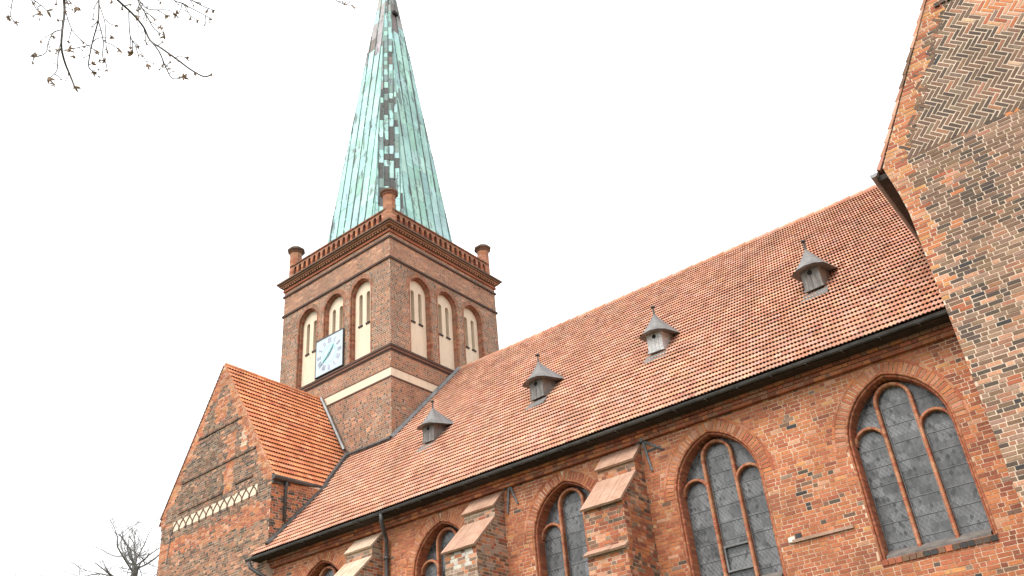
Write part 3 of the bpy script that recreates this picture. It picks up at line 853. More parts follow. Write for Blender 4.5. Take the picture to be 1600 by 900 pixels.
pz = 40.6; fr = (pz - ZB) / (ZA - ZB); cpt = c0 + te * a_ * (1 - fr) + tn * -.12 + Vector((0, 0, pz))
mb.box(-.02, .16, -.16, .16, -.12, .10, F=lambda x, y, z: cpt + te * x + tn * y + Vector((0, 0, z)))
mb.build('spire_hatch', M['void'], sp_o)
mb = MB(); mb.tube([apex - Vector((0, 0, .5)), apex + Vector((0, 0, 1.6))], .05, 6); mb.tube([apex + Vector((0, 0, .1 + .1 * i)) for i in range(5)], [.05, .22, .28, .22, .05], 10)
mb.build('spire_finial', M['zinc'], sp_o)

# ---- lead flashings where the roofs meet the tower
def flashing(pts, w, nrm, mat='zinc'):
    mb = MB(); nrm = Vector(nrm).normalized()
    mb.tube([Vector(p) + nrm * .05 for p in pts], w, 6); return mb.build('lead_flashing', M[mat], church)
roofz = lambda y: ZE + (y - YE) * math.tan(PITCH)
pS = [TF(-2.35, -.03, 0), TF(.04, -.03, 0)]; pE = [TF(.04, -.03, 0), TF(.04, 3.85, 0)]
flashing([Vector((p.x, p.y, roofz(p.y) + .03)) for p in pS], .10, (0, -1, 1), 'zinc_dark')
flashing([Vector((p.x, p.y, roofz(p.y) + .05)) for p in pE], .11, (0, -.7, .7), 'zinc')

# ------------------------------------------------------------------ gabled wing beside the tower
G0 = Vector((-22.679, 17.763, 0)); GYAW = R(-3.016)
ge = Vector((math.cos(GYAW), math.sin(GYAW), 0)); gn = Vector((-math.sin(GYAW), math.cos(GYAW), 0))
FG = Frame(G0, ge, -gn)              # x from -6.5 to 0
GA = (-3.41, 17.62); GFR = (.03, 12.36); GFL = (-6.63, 12.60); GXL = -6.46
def g_span(z):
    if z < 11.9: xa, xb = GXL, 0.0
    else:
        xa = GXL + (GFL[0] - GXL) * min(1, (z - 11.9) / .7) if z < GFL[1] else GFL[0] + (GA[0] - GFL[0]) * (z - GFL[1]) / (GA[1] - GFL[1])
        xb = 0.0 if z < GFR[1] else GFR[0] + (GA[0] - GFR[0]) * (z - GFR[1]) / (GA[1] - GFR[1])
    return [(xa, xb)] if xb - xa > .05 else []
def gable_col(x, z):
    xa, xb = (g_span(z) or [(-3.5, -3.3)])[0]
    n = nse(x * 1.3, z * 1.3, 50); n2 = nse(x * .6, z * .9, 60)
    edge = min(x - xa, xb - x)
    warm = pick([(ORANGE, 1.2), (RED, .8), (PALE, 1.0), (OCHRE, .3)])
    if z > 12.2 and edge < .38 + .30 * n: return warm
    if 11.0 + .15 * n < z < 11.62 + .15 * n: return pick([(ORANGE, 1.2), (RED, 1.2), (PALE, .5), (BROWN, .3)])
    if -2.75 + .12 * n < x < -2.25 and 12.5 < z < 14.6: return warm
    if -1.95 < x < -1.55 and 13.75 < z < 14.9: return pick([(PALE, 1.2), (ORANGE, .6), ((.55, .40, .29), .8)])
    if abs(x + 3.3) < .35 + .1 * n and 15.4 < z < 16.3: return warm
    if z < 11.0 and n2 > .42: return warm
    if z < 11.0: return pick([(BROWN, 1.1), (TRD, 1.2), (GREYB, 1.0), (PALE, .35), (DARK, .2), (TOR, .6)])
    return pick([(BROWN, 1.3), (DARK, .6), (GREYB, 1.2), (BLACK, .06), (TRD, .4), (PALE, .15)])
mb = MB()
GB = 4.3
wall_sheet(mb, FG, [[(GXL, 0), (0, 0), (0, GFR[1]), (GA[0], GA[1]), GFL, (GXL, 11.9)]])
def gable_head(x, z):
    c = gable_col(x, z)
    return pick([(DARK, 1), (BROWN, .8), (BLACK, .08)]) if c[0] < .3 and random.random() < .6 else c
lay_bricks(mb, FG, 6.0, 17.5, g_span, gable_col, hcol=gable_head)
# bands that read as dark lines: thin proud ledges of mostly dark brick
for x0, x1, z in ((-4.6, -1.98, 15.02), (-5.42, -1.0, 13.58), (-5.45, -2.75, 12.50), (-2.05, -1.05, 12.60)):
    x = x0
    while x < x1:
        mb.box(x, min(x + .11, x1), -.045, .0, z, z + .068, pick([(BROWN, 1), (DARK, .8), (GREYB, .3)]), 1, F=lambda x, y, z: FG(x, z, -y)); x += .12
# side wall under the eaves
FGe = Frame(G0, gn, ge)
wall_sheet(mb, FGe, [[(0, 0), (GB, 0), (GB, 12.3), (0, 12.3)]])
lay_bricks(mb, FGe, 9.5, 12.25, lambda z: [(0, GB)], lambda x, z: pick([(RED, 1.2), (BROWN, 1), (DARK, .5), (ORANGE, .8), (BLACK, .2)]) if z < 12.0 else pick([(ORANGE, 1), (RED, 1)]))
FGw = Frame(G0 + ge * GXL, gn, -ge)
wall_sheet(mb, FGw, [[(0, 0), (GB + 1, 0), (GB + 1, 12.3), (0, 12.3)]])
mb.build('gable_wall', [M['mortar_pale'], M['brick']], church)
# gable coping: thin line of roof tile edge
mb = MB()
for (xa, za), (xb, zb) in ((GFL, GA), (GFR, GA)):
    nst = 44
    for i in range(nst):
        t0, t1 = i / nst, (i + .94) / nst
        sgn = -1 if xa < GA[0] else 1
        a0 = (xa + (xb - xa) * t0, za + (zb - za) * t0); a1 = (xa + (xb - xa) * t1, za + (zb - za) * t1)
        nx, nz_ = (zb - za) * (1 if sgn < 0 else -1), (xb - xa) * (-1 if sgn < 0 else 1); l_ = math.hypot(nx, nz_); nx, nz_ = nx / l_ * .05 * sgn * -1, abs(nz_) / l_ * .05
        nx = sgn * abs(nx)
        q = [a0, a1, (a1[0] + nx, a1[1] + nz_), (a0[0] + nx, a0[1] + nz_)]
        mb.hexa([FG(x, z, -.25) for x, z in q], [FG(x, z, .03) for x, z in q], pick([(BROWN, 1), (RED, .5), (DARK, .5)]) if sgn < 0 else pick([(PALE, 1), (ORANGE, .6)]))
mb.build('gable_coping', M['brick'], church)
# blind frieze of interlaced arches on white plaster
mb = MB(); xl, xr, zb, zt = -5.72, -.76, 11.93, 12.27
mb.face([FG(xl, zb, .009), FG(xr, zb, .009), FG(xr, zt, .009), FG(xl, zt, .009)], (.5, .4, .3), 0)
fz = mb.build('arched_frieze', M['plaster'], church)
mb = MB(); n = 12; st = (xr - xl) / n
for i in range(n + 1):
    x = xl + st * i
    if i < n:
        cxa = x + st / 2
        for sgn in (-1, 1):
            pts = []
            for q in range(7):
                t = q / 6; pts.append((cxa - sgn * (st * .5 - st * .62 * (t ** 1.9)), zb + (zt - zb) * t))
            pts = [p for p in pts if xl - .01 <= p[0] <= xr + .01]
            for a, b in zip(pts, pts[1:]):
                d = Vector((b[0] - a[0], b[1] - a[1])).normalized() * .017
                q = [(a[0] - d.y, a[1] + d.x), (b[0] - d.y, b[1] + d.x), (b[0] + d.y, b[1] - d.x), (a[0] + d.y, a[1] - d.x)]
                dz = .026 if sgn < 0 else .030
                mb.hexa([FG(x_, z_, .0) for x_, z_ in q], [FG(x_, z_, dz) for x_, z_ in q], (.13, .075, .05), 0)
    mb.box(x - .03, x + .03, -.034, 0, zb - .05, zb + .04, (.11, .07, .05), 0, F=lambda x, y, z: FG(x, z, -y))
mb.build('frieze_rib', M['brick'], fz)
# wing roof
def wing_tile(a, b):
    n = nse(a * 6, b * 6, 12)
    return pick([((.52, .20, .095), 1.6), ((.46, .16, .075), .7 + .6 * n), ((.56, .245, .125), .5), ((.38, .125, .065), .15)])
wA, wEF, wB, wEB = Vector((-26.085, 17.943, 17.65)), Vector((-22.55, 17.76, 12.26)), Vector((-24.9, 21.741, 16.93)), Vector((-22.70, 20.09, 12.40))
# carry the eave and the ridge on so that the patch reaches the tower face
eb = wEF + (wEB - wEF) * 1.85; rb_ = wA + (wB - wA) * 1.03
nrm = (wEB - wEF).cross(wA - wEF); nrm = nrm if nrm.z > 0 else -nrm
mb = MB()
tile_field(mb, wEF, eb, wA, rb_, nrm, 24, 20, wing_tile, lift=.062, wave=.036, rag=.5)
mb.face([p - nrm.normalized() * .45 for p in (wEF.lerp(eb, .06), eb, rb_, wA.lerp(rb_, .06))], T_F)
wl_ = wA - ge * 3.35 * 1.0; wl_.z = 12.4
back = rb_ - ge * 3.3; back.z = 12.4
mb.face([wl_, back, rb_, wA], T_B)
for i in range(10):
    p = wA + (rb_ - wA) * (i / 10); q = wA + (rb_ - wA) * ((i + .97) / 10)
    mb.tube([p, q], [.095, .105], 8, wing_tile(i / 10, 1))
mb.build('wing_roof', M['tile'], church)
# its gutter, pipe, flashings
mb = MB(); gd = (wEB - wEF)
mb.tube([wEF + Vector((.02, -.06, -.02)), wEF + gd * .5 + Vector((.02, 0, -.03)), wEB + Vector((.02, 0, -.02))], .085, 8)
mb.box(0, 1, 0, 1, 0, 1, F=lambda x, y, z: wEF + gd * y + Vector((-.20 + .16 * x, 0, -.20 + .10 * z)))
mb.build('rain_gutter', M['zinc_dark'], church, False)
p0 = wEF + gd * .22
zroof = roofz((G0 + gn * .5).y)
downpipe([p0 + Vector((.02, 0, -.08)), p0 + Vector((.0, 0, -.3)), Vector((p0.x - .0, p0.y, zroof + .35))], .05)
fl = [Vector((-22.62, y, roofz(y) + .04)) for y in (17.72, 18.3, 19.2, 20.1)]
flashing(fl, .085, (0, -.7, .7), 'zinc_dark')
vly = [Vector((-22.72, 20.0, roofz(20.0) + .03)), Vector((-23.504, 21.88, 14.40))]
flashing(vly, .10, (.3, -.6, .7), 'zinc_dark')
tw = [Vector((-23.504, 21.60, 14.40)), Vector((-24.9, 21.64, 16.98))]
flashing(tw, .07, (.5, -.5, .4), 'zinc')
# lightning conductor on the gable
mb = MB(); mb.tube([FG(-5.78, 11.9, .03), FG(-5.86, 10.9, .03)], .014, 5); mb.build('conductor_cable', M['iron'], church)

# ------------------------------------------------------------------ transept gable on the right
FT = Frame((0, YTR), (1, 0, 0), (0, -1, 0)); TXC = 2.4; T60 = math.tan(R(60.2))
tap = 13.15 + (TXC + 2.30) * T60
def t_left(z):
    if z < 11.9: return XT
    if z < 13.15: return XT - .17 * ((z - 11.9) / 1.25) ** 1.3
    return -2.30 + (z - 13.15) / T60
ZH = 13.14
def t_spans(z):
    xa = t_left(z); 
    xr = 2 * TXC - xa
    if z < ZH + .02: return [(xa, xr)]
    if xr - xa < 1.6: return [(xa, xr)] if xr - xa > .06 else []
    wv = .52 + .22 * nse(z * 3.0, 1.0); return [(xa, xa + wv), (xr - wv, xr)]
def t_col(x, z):
    e = min(x - t_left(z), 2 * TXC - t_left(z) - x); n = nse(x * 1.2, z * 1.2, 80); n2 = nse(x * 3.1, z * 3.1, 85)
    wid = .42 + .30 * n2 if z > 11 else (.20 + .22 * n2 if z > 9.8 else .03)
    if e < wid:
        return pick([(ORANGE, 1.2), (OCHRE, .8 + (.6 if z > 12.5 else 0)), (RED, .8), (PALE, .7)])
    if n > .56: return pick([(ORANGE, 1), (RED, 1), (PALE, 1), (BROWN, .8)])
    dkz = max(0, .5 + 1.6 * nse(x * .9, z * .6, 88))
    if z < 10.6: return pick([((.175, .102, .066), 1.2), ((.215, .135, .088), .8), (DARK, .2 + 1.2 * dkz), (BLACK, .06), (PALE, .5), (TRD, .7), ((.30, .18, .125), 1.3)])
    return pick([((.158, .092, .060), 1.5), ((.19, .115, .075), .8), (DARK, .3 + 1.3 * dkz), (BLACK, .05), (TRD, .35), ((.25, .145, .10), .7), (ORANGE, .04)])
mb = MB()
lp = [(XT, 0), (XT, 11.9), (XT - .05, 12.4), (XT - .17, 13.15), (TXC, tap), (2 * TXC + 2.3, 13.15), (2 * TXC - XT, 11.9), (2 * TXC - XT, 0)]
wall_sheet(mb, FT, [lp])
lay_bricks(mb, FT, 3.0, 21.2, t_spans, t_col, course=.086, L=.262, Hd=.13, gap=.019, proud=.008, bond=(0, 0, 1))
# herringbone field of the gable
bw, s2 = .091, math.sqrt(.5)
def herr(cx, cz, L, W_, ang, col):
    if col is None: return
    ca, sa = math.cos(ang), math.sin(ang); j = lambda: random.uniform(-.004, .004)
    q = [(cx + ca * a - sa * b + j(), cz + sa * a + ca * b + j()) for a, b in ((-L / 2, -W_ / 2), (L / 2, -W_ / 2), (L / 2, W_ / 2), (-L / 2, W_ / 2))]
    pr = .006 + .004 * random.uniform(.5, 1.3)
    mb.hexa([FT(x, z, -.01) for x, z in q], [FT(x, z, pr) for x, z in q], col, 1, True)
def hcol(x, z):
    e = min(x - t_left(z), 2 * TXC - t_left(z) - x)
    if z < ZH + .015 or x > 12 or e < .50 + .22 * nse(z * 3.0, 1.0) - .12: return None
    n = nse(x * 1.1, z * 1.1, 95)
    # large orange repair in the upper right
    if z - 15.15 > .25 * nse(x * 2, z * 2, 3) - .30 * (x - .6) and .45 < x < 2.6: return pick([(ORANGE, 1), (PALE, 1.2), (RED, .8), (GREYB, .5)])
    if random.random() < .003: return jit((.50, .34, .22))
    return pick([((.135, .085, .060), 1.8), (DARK, 1.0), ((.18, .125, .09), .5), (BLACK, .06), ((.20, .115, .075), .9), (TRD, .15 + .5 * max(0, n))])
nh = 3
for yy in range(-120, 120):
    for mm in range(-26, 26):
        x0 = yy + 2 * nh * mm                       # flat brick: cells x0..x0+2 in row yy
        a, b = (x0 + nh / 2) * bw, (yy + .5) * bw
        X_, Z_ = s2 * (a + b) + 0.3, s2 * (b - a) + 14.6
        herr(X_, Z_, nh * bw - .024, bw - .029, -math.pi / 4, hcol(X_, Z_))
        xx = yy; y0 = xx + 1 + 2 * nh * mm           # upright brick in column xx
        a, b = (xx + .5) * bw, (y0 + nh / 2) * bw
        X_, Z_ = s2 * (a + b) + 0.3, s2 * (b - a) + 14.6
        herr(X_, Z_, nh * bw - .024, bw - .029, math.pi / 4, hcol(X_, Z_))
# putlog block near the rake
for i in range(4):
    mb.box(-.16 + i * .13, -.06 + i * .13, -.05, 0, 16.42 + .02 * (i % 2), 16.52, jit(DARK, .3), 1, F=lambda x, y, z: FT(x, z, -y))
# west and east walls
mb.face([(XT, YTR, 0), (XT, 25.5, 0), (XT, 25.5, 13.0), (XT, YTR, 13.0)]); mb.face([(2 * TXC - XT, YTR, 0), (2 * TXC - XT, 33, 0), (2 * TXC - XT, 33, 13.0), (2 * TXC - XT, YTR, 13.0)])
mb.build('transept_wall', [M['mortar_pale'], M['brick']], church)
# roof of the transept: two slopes and the scalloped edge of the verge tiles
mb = MB(); zt_ = 13.05; xe = -2.45
for sgn in (-1, 1):
    x_e = TXC + sgn * (TXC - xe) * 1.0
    mb.face([(x_e, YTR - .02, zt_), (x_e, 33, zt_), (TXC, 33, tap + .08), (TXC, YTR - .02, tap + .08)], T_B)
L_ = math.hypot(TXC + 2.38, tap - 13.12); nt = int(L_ / .33)
dx, dz = (TXC + 2.38) / L_, (tap - 13.12) / L_
for i in range(nt):
    px, pz = -2.38 + dx * i * .33, 13.12 + dz * i * .33
    col = pick([(T_B, 1), (T_D, 1), (T_E, .5), (BROWN, .8)])
    q = [(px - dz * .055, pz + dx * .055), (px + dx * .36 - dz * .02, pz + dz * .36 + dx * .02), (px + dx * .36 + dz * .03, pz + dz * .36 - dx * .03), (px + dz * .02, pz - dx * .02)]
    mb.hexa([FT(x, z, -.22) for x, z in q], [FT(x, z, .035 + random.uniform(-.008, .008)) for x, z in q], col)
mb.build('transept_roof', M['tile'], church)
mb = MB()
mb.box(-2.47, XT, YTR + .02, 21.2, 12.90, 13.02, (.03, .02, .018), 1)
rows = []
for y in (YTR - .12, YTR + .5, 19.0, 21.3):
    rows.append([Vector((-2.50 + .085 * math.cos(t), y, 13.03 + .085 * math.sin(t))) for t in [math.pi + math.pi * j / 8 for j in range(9)]])
for a, b in zip(rows, rows[1:]):
    for j in range(8): mb.face([a[j], a[j + 1], b[j + 1], b[j]], (.1, .1, .1), 0)
mb.face(rows[0], (.1, .1, .1), 0)
mb.build('rain_gutter', [M['zinc'], M['dark_wood']], church)

# ------------------------------------------------------------------ vent dormers on the nave roof
def make_dormer():
    d = thing('vent_dormer', (0, 0, 0), parent=None)
    w = .245; zf0, zf1 = -.10, .42
    mb = MB()      # boarded box: front at y=-.32, runs back into the roof
    mb.box(-w, w, -.32, .9, zf0 - .15, zf1 + .05)
    for i in range(4):
        x0 = -w + i * 2 * w / 4
        mb.box(x0 + .004, x0 + 2 * w / 4 - .004, -.332 - .004 * (i % 2), -.318, zf0 - .14, zf1)
    mb.box(-w - .02, w + .02, -.36, -.30, zf0 - .19, zf0 - .13)
    mb.build('dormer_box', M['wood'], d)
    mb = MB(); tp = math.tan(PITCH)   # lead apron dressed over the tiles below the box
    mb.hexa([Vector((x, y, y * tp - .05)) for x, y in ((-.36, -.56), (.36, -.56), (.34, -.30), (-.34, -.30))], [Vector((x, y, y * tp - .028)) for x, y in ((-.36, -.56), (.36, -.56), (.34, -.30), (-.34, -.30))])
    mb.build('lead_apron', M['lead'], d)
    mb = MB(); pts = [(.065 * math.cos(t), -.3405, .20 + .065 * math.sin(t)) for t in [2 * math.pi * j / 14 for j in range(14)]]
    mb.idx([(x, -.33, z) for x, y, z in pts] + pts, [tuple(range(14, 28))] + [(j, (j + 1) % 14, 14 + (j + 1) % 14, 14 + j) for j in range(14)])
    mb.build('vent_hole', M['void'], d)
    # flared hood: concave, steep at the tip, spreading at the eaves, ridge falling back to the roof
    mb = MB(); ap = Vector((0, -.06, 1.04)); nr = 9
    ev = [(-.47, .82, .56), (-.48, .08, .37), (-.45, -.46, .255), (-.24, -.545, .30), (0, -.57, .32), (.24, -.545, .30), (.45, -.46, .255), (.48, .08, .37), (.47, .82, .56)]
    rings = []
    for i in range(nr):
        t = i / (nr - 1)
        rr = []
        for (x, y, z) in ev:
            k = .045 + .955 * t ** 1.05
            zz = ap.z + (z - ap.z) * (1 - (1 - t) ** 1.24)
            rr.append(Vector((x * k, ap.y + (y - ap.y) * k, zz)))
        rings.append(rr)
    m_ = len(ev)
    for a, b in zip(rings, rings[1:]):
        for j in range(m_ - 1): mb.face([a[j], a[j + 1], b[j + 1], b[j]])
    # back ridge: closes the hood to the rear, dropping on the tiles
    back = [Vector((0, .12 + .75 * i / (nr - 1), 1.10 - .12 * i / (nr - 1) - .0)) for i in range(nr)]
    back = [Vector((0, ap.y + 1.05 * (i / (nr - 1)) ** 1.1, ap.z + (.88 - ap.z) * (i / (nr - 1)) ** .6)) for i in range(nr)]
    for i in range(nr - 1):
        for j, s in ((0, -1), (m_ - 1, 1)):
            mb.face([rings[i][j], rings[i + 1][j], back[i + 1], back[i]] if s > 0 else [back[i], back[i + 1], rings[i + 1][j], rings[i][j]])
    # underside
    mb.face([r + Vector((0, 0, -.012)) for r in rings[-1]] + [Vector((0, .7, .5))], (.1, .1, .1))
    mb.build('dormer_hood', M['lead'], d)
    mb = MB(); mb.tube([(0, -.06, .96), (0, -.06, 1.25)], [.036, .022], 6)
    mb.tube([(0, -.06, 1.25), (0, -.06, 1.28), (0, -.06, 1.31), (0, -.06, 1.335)], [.02, .075, .07, .02], 8)
    mb.build('dormer_finial', M['zinc_dark'], d)
    return d
def children(o): return [c for c in scene.objects if c.parent == o]
def copy_tree(o, parent=None):
    c = o.copy(); scene.collection.objects.link(c)
    if parent: c.parent = parent
    for k in children(o): copy_tree(k, c)
    return c
proto = make_dormer()
for i, x in enumerate((-18.02, -13.66, -9.64, -5.10)):
    o = proto if i == 0 else copy_tree(proto)
    if i == 2:
        o['label'] = 'vent dormer with whitewashed front'
        for k in children(o):
            if k.name.startswith('dormer_box'):
                k.data = k.data.copy(); k.data.materials[0] = M['wood_pale']
    y = 20.42; o.location = (x, y, roofz(y) + .12)
    o.rotation_euler = (R((.8, -1.2, .5, 0)[i]), R((1.5, -1.8, 1.0, -.6)[i]), R((3, -2, 1.5, -3.5)[i])); k_ = (.92, .98, .94, .98)[i]; o.scale = (k_, k_, k_)
    o.parent = church; o.matrix_parent_inverse = Matrix.Translation(-church.location)

# ------------------------------------------------------------------ trees
def grow(mb, p, d, L, r, depth, rng, up=.15, spread=.6, kids=(2, 4), wig=.25, shrink=.68, k=5, tips=None):
    n = 5 if depth > 0 else 4; pts = [p.copy()]; rs = [r]; q = p.copy(); dd = d.copy()
    for i in range(n):
        dd = (dd + Vector((rng.uniform(-wig, wig), rng.uniform(-wig, wig), rng.uniform(-wig, wig) + up * .3))).normalized()
        q = q + dd * (L / n); pts.append(q.copy()); rs.append(max(r * (1 - .55 * (i + 1) / n), .003))
    mb.tube(pts, rs, k if depth > 1 else 3, caps=False)
    if depth <= 0:
        if tips is not None: tips.append(q.copy())
        return
    for c in range(rng.randint(*kids) + (1 if depth > 1 else 0)):
        i = rng.randint(1, n); b = pts[i]
        ax = Vector((rng.uniform(-1, 1), rng.uniform(-1, 1), rng.uniform(-.5, .9))).normalized()
        nd = (dd * (1 - spread) + ax * spread + Vector((0, 0, up))).normalized()
        grow(mb, b, nd, L * shrink * rng.uniform(.7, 1.15), rs[i] * .62, depth - 1, rng, up, spread, kids, wig, shrink, k, tips)

def far_tree(loc, H, r0, label, seed, spreadr, top0):
    t = thing('bare_tree', loc, label, 'tree'); rng = random.Random(seed); L = Vector(loc)
    mb = MB(); n = 12
    pts = [L + Vector((.10 * math.sin(i * 1.1), .1 * math.cos(i * 1.7), top0 * i / n)) for i in range(n + 1)]
    mb.tube(pts, [r0 * (1 - .50 * i / n) for i in range(n + 1)], 10, caps=False)
    mb.build('trunk', M['bark_far'], t)
    mb = MB(); top = pts[-1]
    for i in range(26):
        f = i / 25; z = top0 * (.70 + .30 * f); ang = i * 2.4 + rng.uniform(-.4, .4)
        b = L + Vector((0, 0, z)); d = Vector((math.cos(ang), math.sin(ang), .12 + .35 * f * f)).normalized()
        grow(mb, b, d, spreadr * rng.uniform(.75, 1.15), .070, 4, rng, .06, .55, (2, 3), .34, .62)
    for i in range(6):
        ang = i * 1.05 + rng.uniform(-.3, .3); d = Vector((.75 * math.cos(ang), .75 * math.sin(ang), 1)).normalized()
        grow(mb, top, d, (H - top0) * .62, .055, 4, rng, .10, .5, (2, 3), .32, .62)
    mb.build('crown', M['bark_far'], t)
D1 = 62.0
far_tree((-.862 * D1 + .3, .507 * D1, 0), 22.2, .40, 'bare tree with knotted top limbs beyond the left edge of the church gable', 5, 3.3, 18.3)
D2 = 95.0
far_tree((-.902 * D2, .432 * D2, 0), 27.0, .40, 'distant bare tree whose twig tips just show at the lower left', 11, 3.6, 23.0)

# near tree hanging into the top of the picture; its trunk stands left of the view
def camray(u, v, dist):     # a spot on the tree, found once from the photograph
    d = cx_ * ((u - 800) / 1410.8) + cy_ * ((v - 450) / 1410.8) + cz_
    return Vector((0, 0, 1.65)) + d * dist
near = thing('budding_tree', (-9.6, -3.2, 0), 'dark twigs with reddish buds hanging in from above at upper left', 'tree')
K = 1600 / 560 
lines = [
 ([(285, -60), (286, 0), (288, 60), (278, 140), (275, 215), (290, 280), (310, 330), (332, 385)], 3.4, 0.0),
 ([(280, 132), (240, 145), (215, 190), (205, 235), (165, 253), (150, 240)], 1.5, .05),
 ([(275, 215), (260, 240), (255, 310), (230, 342), (215, 345)], 1.5, -.05),
 ([(292, 50), (320, 130), (370, 185), (435, 230)], 1.4, .15), ([(320, 130), (305, 185)], 1.1, .15),
 ([(405, 200), (350, 212), (305, 222)], 1.3, .2),
 ([(440, -60), (441, 0), (438, 90), (412, 190), (395, 290), (415, 320)], 2.2, .2), ([(438, 90), (460, 180), (458, 250), (470, 272)], 1.7, .2),
 ([(443, 20), (468, 100), (470, 170), (477, 222)], 1.3, .3), ([(470, 188), (500, 200), (535, 222)], 1.2, .3), ([(470, 85), (490, 105), (520, 115)], 1.1, .3),
 ([(412, 190), (440, 170), (500, 170)], 1.0, .25), ([(418, 60), (415, 90)], 1.0, .2), ([(395, 290), (410, 285)], 1.0, .2),
 ([(470, -60), (525, 0), (590, 60), (640, 120), (670, 180), (720, 215), (790, 265), (850, 310), (910, 342), (945, 332)], 3.0, .4),
 ([(670, 180), (710, 230), (740, 300), (770, 350), (820, 345)], 1.9, .4), ([(740, 300), (760, 275)], 1.0, .4),
 ([(575, 48), (578, 140), (590, 180), (620, 220), (660, 287)], 1.5, .5), ([(590, 180), (592, 240)], 1.2, .5), ([(605, 205), (618, 248)], 1.0, .5),
 ([(600, -30), (625, 20), (655, 70), (690, 130), (735, 160)], 1.8, .3), ([(700, 205), (725, 190)], 1.0, .4), ([(780, 262), (800, 250), (835, 262)], 1.2, .4),
 ([(640, 40), (690, 88)], 1.1, .3), ([(668, 95), (715, 122)], 1.0, .3), ([(620, 15), (618, 75)], 1.0, .35),
 ([(740, -20), (790, 8), (820, 20), (850, 70), (880, 88)], 1.6, .6), ([(820, 20), (880, 50), (945, 84)], 1.5, .6), ([(840, -10), (900, 25), (955, 45)], 1.6, .6), ([(860, 5), (890, 12)], 1, .6), ([(850, 0), (865, 25)], 1, .6),
 ([(590, -30), (620, 0), (660, 40), (750, 45), (785, 65)], 1.6, .45), ([(700, 43), (745, 70)], 1.0, .45), ([(690, -10), (720, 10)], 1.1, .45), ([(545, 15), (545, 42)], 1, .4), ([(560, 25), (580, 18)], 1, .4),
 ([(57, -40), (55, 0), (48, 72), (70, 100)], 1.3, -.2), ([(48, 72), (40, 78)], 1, -.2), ([(130, -30), (145, 8), (162, 40), (180, 62)], 1.5, -.1), ([(150, 0), (185, 25), (210, 48)], 1.3, -.1), ([(160, 5), (150, 15)], 1, -.1),
 ([(255, -10), (252, 15)], 1, 0), ([(295, -15), (320, 15), (342, 32)], 1.3, .05), ([(330, 215), (330, 248)], 1, .2), ([(360, 180), (375, 188)], 1, .2),
 ([(1470, -40), (1500, 0), (1535, 18), (1580, 30)], 1.5, 1.2), ([(1545, 20), (1560, 10)], 1.0, 1.2),
]
mb = MB(); rng = random.Random(3)
def bud(p, s):
    bd = MB()
    s *= rng.uniform(.65, 1.25); ax_ = Vector((rng.uniform(-1, 1), rng.uniform(-1, 1), rng.uniform(-1, .2))).normalized()
    for q in range(rng.randint(5, 10)):
        d = (Vector((rng.gauss(0, 1), rng.gauss(0, 1), rng.gauss(-.2, 1))).normalized() + ax_ * .8).normalized()
        e = p + d * s * rng.uniform(.5, 1.25)
        bd.tube([p, p + (e - p) * .55, e], [.0030 * s / .03, .0062 * s / .03, .0012], 4)
    bd.build('bud_cluster', M['bud'], near)
tops = []
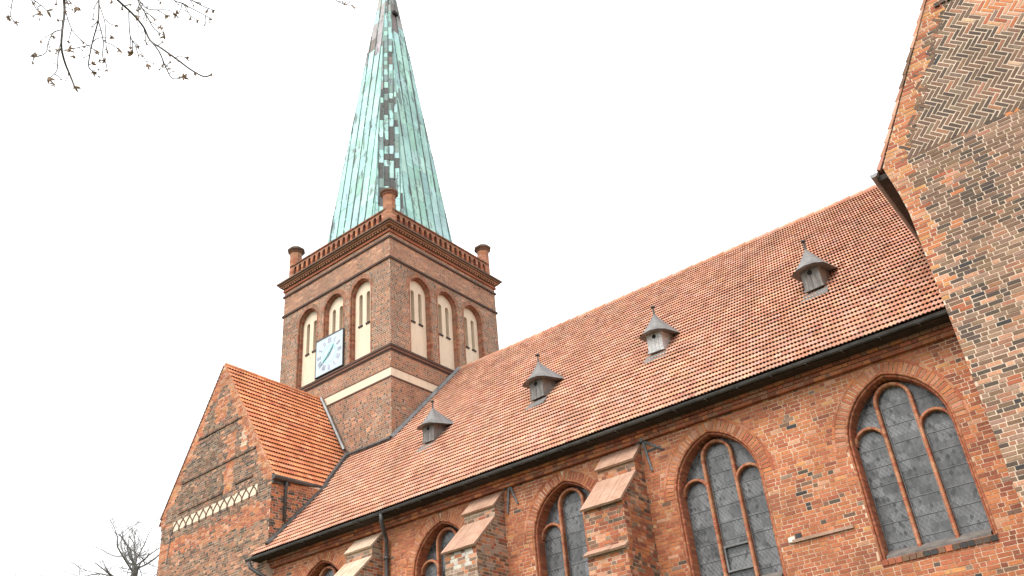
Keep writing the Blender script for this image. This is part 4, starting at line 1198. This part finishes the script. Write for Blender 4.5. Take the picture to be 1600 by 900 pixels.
for pl, w, dz in lines:
    P3 = []
    base_d = 6.0 + dz
    for i, (u, v) in enumerate(pl):
        P3.append(camray(u / K, v / K, base_d + .16 * math.sin(i * 1.3 + dz * 9) + .02 * i))
    # smooth the polyline (Catmull-Rom)
    S3 = []
    for i in range(len(P3) - 1):
        p0, p1, p2, p3 = P3[max(i - 1, 0)], P3[i], P3[i + 1], P3[min(i + 2, len(P3) - 1)]
        for q in range(4):
            t = q / 4
            S3.append(.5 * ((2 * p1) + (p2 - p0) * t + (2 * p0 - 5 * p1 + 4 * p2 - p3) * t * t + (3 * p1 - p0 - 3 * p2 + p3) * t ** 3))
    S3.append(P3[-1])
    r0 = max(w, 1.35) * .0028
    mb.tube(S3, [r0 * (1 - .35 * i / (len(S3) - 1)) for i in range(len(S3))], 5)
    if pl[0][1] < -15: tops.append((S3[0], r0))
    if w > 1.4:
        for q in range(len(S3) // 5):
            i0 = rng.randint(3, len(S3) - 2); p = S3[i0]; dr = (S3[i0 + 1] - S3[i0 - 1]).normalized()
            sd_ = Vector((rng.uniform(-1, 1), rng.uniform(-1, 1), rng.uniform(-1, .4))).normalized(); ln = rng.uniform(.05, .13)
            m1 = p + (dr * .6 + sd_ * .6) * ln * .5; e = m1 + (dr * .3 + sd_ * .5 + Vector((0, 0, -.3))) * ln * .6
            mb.tube([p, m1, e], [.0036, .0032, .0028], 4); bud(e, .018)
    big = 1.0 if w < 1.15 else 1.45
    bud(S3[-1], .024 * big)
    if w > 1.2:
        for q in range(len(S3) // 7): 
            p = S3[rng.randint(2, len(S3) - 1)]; e = p + Vector((rng.uniform(-1, 1), rng.uniform(-1, 1), rng.uniform(-1, .3))) * .05
            mb.tube([p, e], [.0030, .0026], 3); bud(e, .013)
# trunk and limbs, above and to the left of the view
limb_a = camray(60, -330, 6.1); limb_b = camray(330, -260, 6.5); limb_c = camray(640, -330, 7.2)
tb = Vector((-9.6, -3.2, 0)); fork = Vector((-9.4, -2.9, 5.4))
mb.tube([tb, tb + Vector((.1, 0, 2.5)), fork], [.30, .24, .19], 18)
mb.tube([fork, fork.lerp(limb_a, .25) + Vector((0, 0, .55)), fork.lerp(limb_a, .6) + Vector((.1, 0, .6)), limb_a, limb_a.lerp(limb_b, .5) + Vector((0, 0, .08)), limb_b, limb_b.lerp(limb_c, .5) + Vector((0, 0, -.06)), limb_c], [.14, .12, .09, .06, .05, .04, .03, .018], 10)
mb.tube([fork, fork + Vector((-.6, -.5, 2.2)), fork + Vector((-.9, -1.6, 4.5))], [.15, .10, .03], 8)
for p, r in tops:
    c = min((limb_a, limb_a.lerp(limb_b, .5), limb_b, limb_b.lerp(limb_c, .33), limb_b.lerp(limb_c, .66), limb_c), key=lambda q: (q - p).length)
    mb.tube([c, c.lerp(p, .5) + Vector((.02, 0, .05)), p], [r * 1.6, r * 1.3, r], 5)
mb.build('branches', M['bark'], near)

scene.render.resolution_x = 1024; scene.render.resolution_y = 576
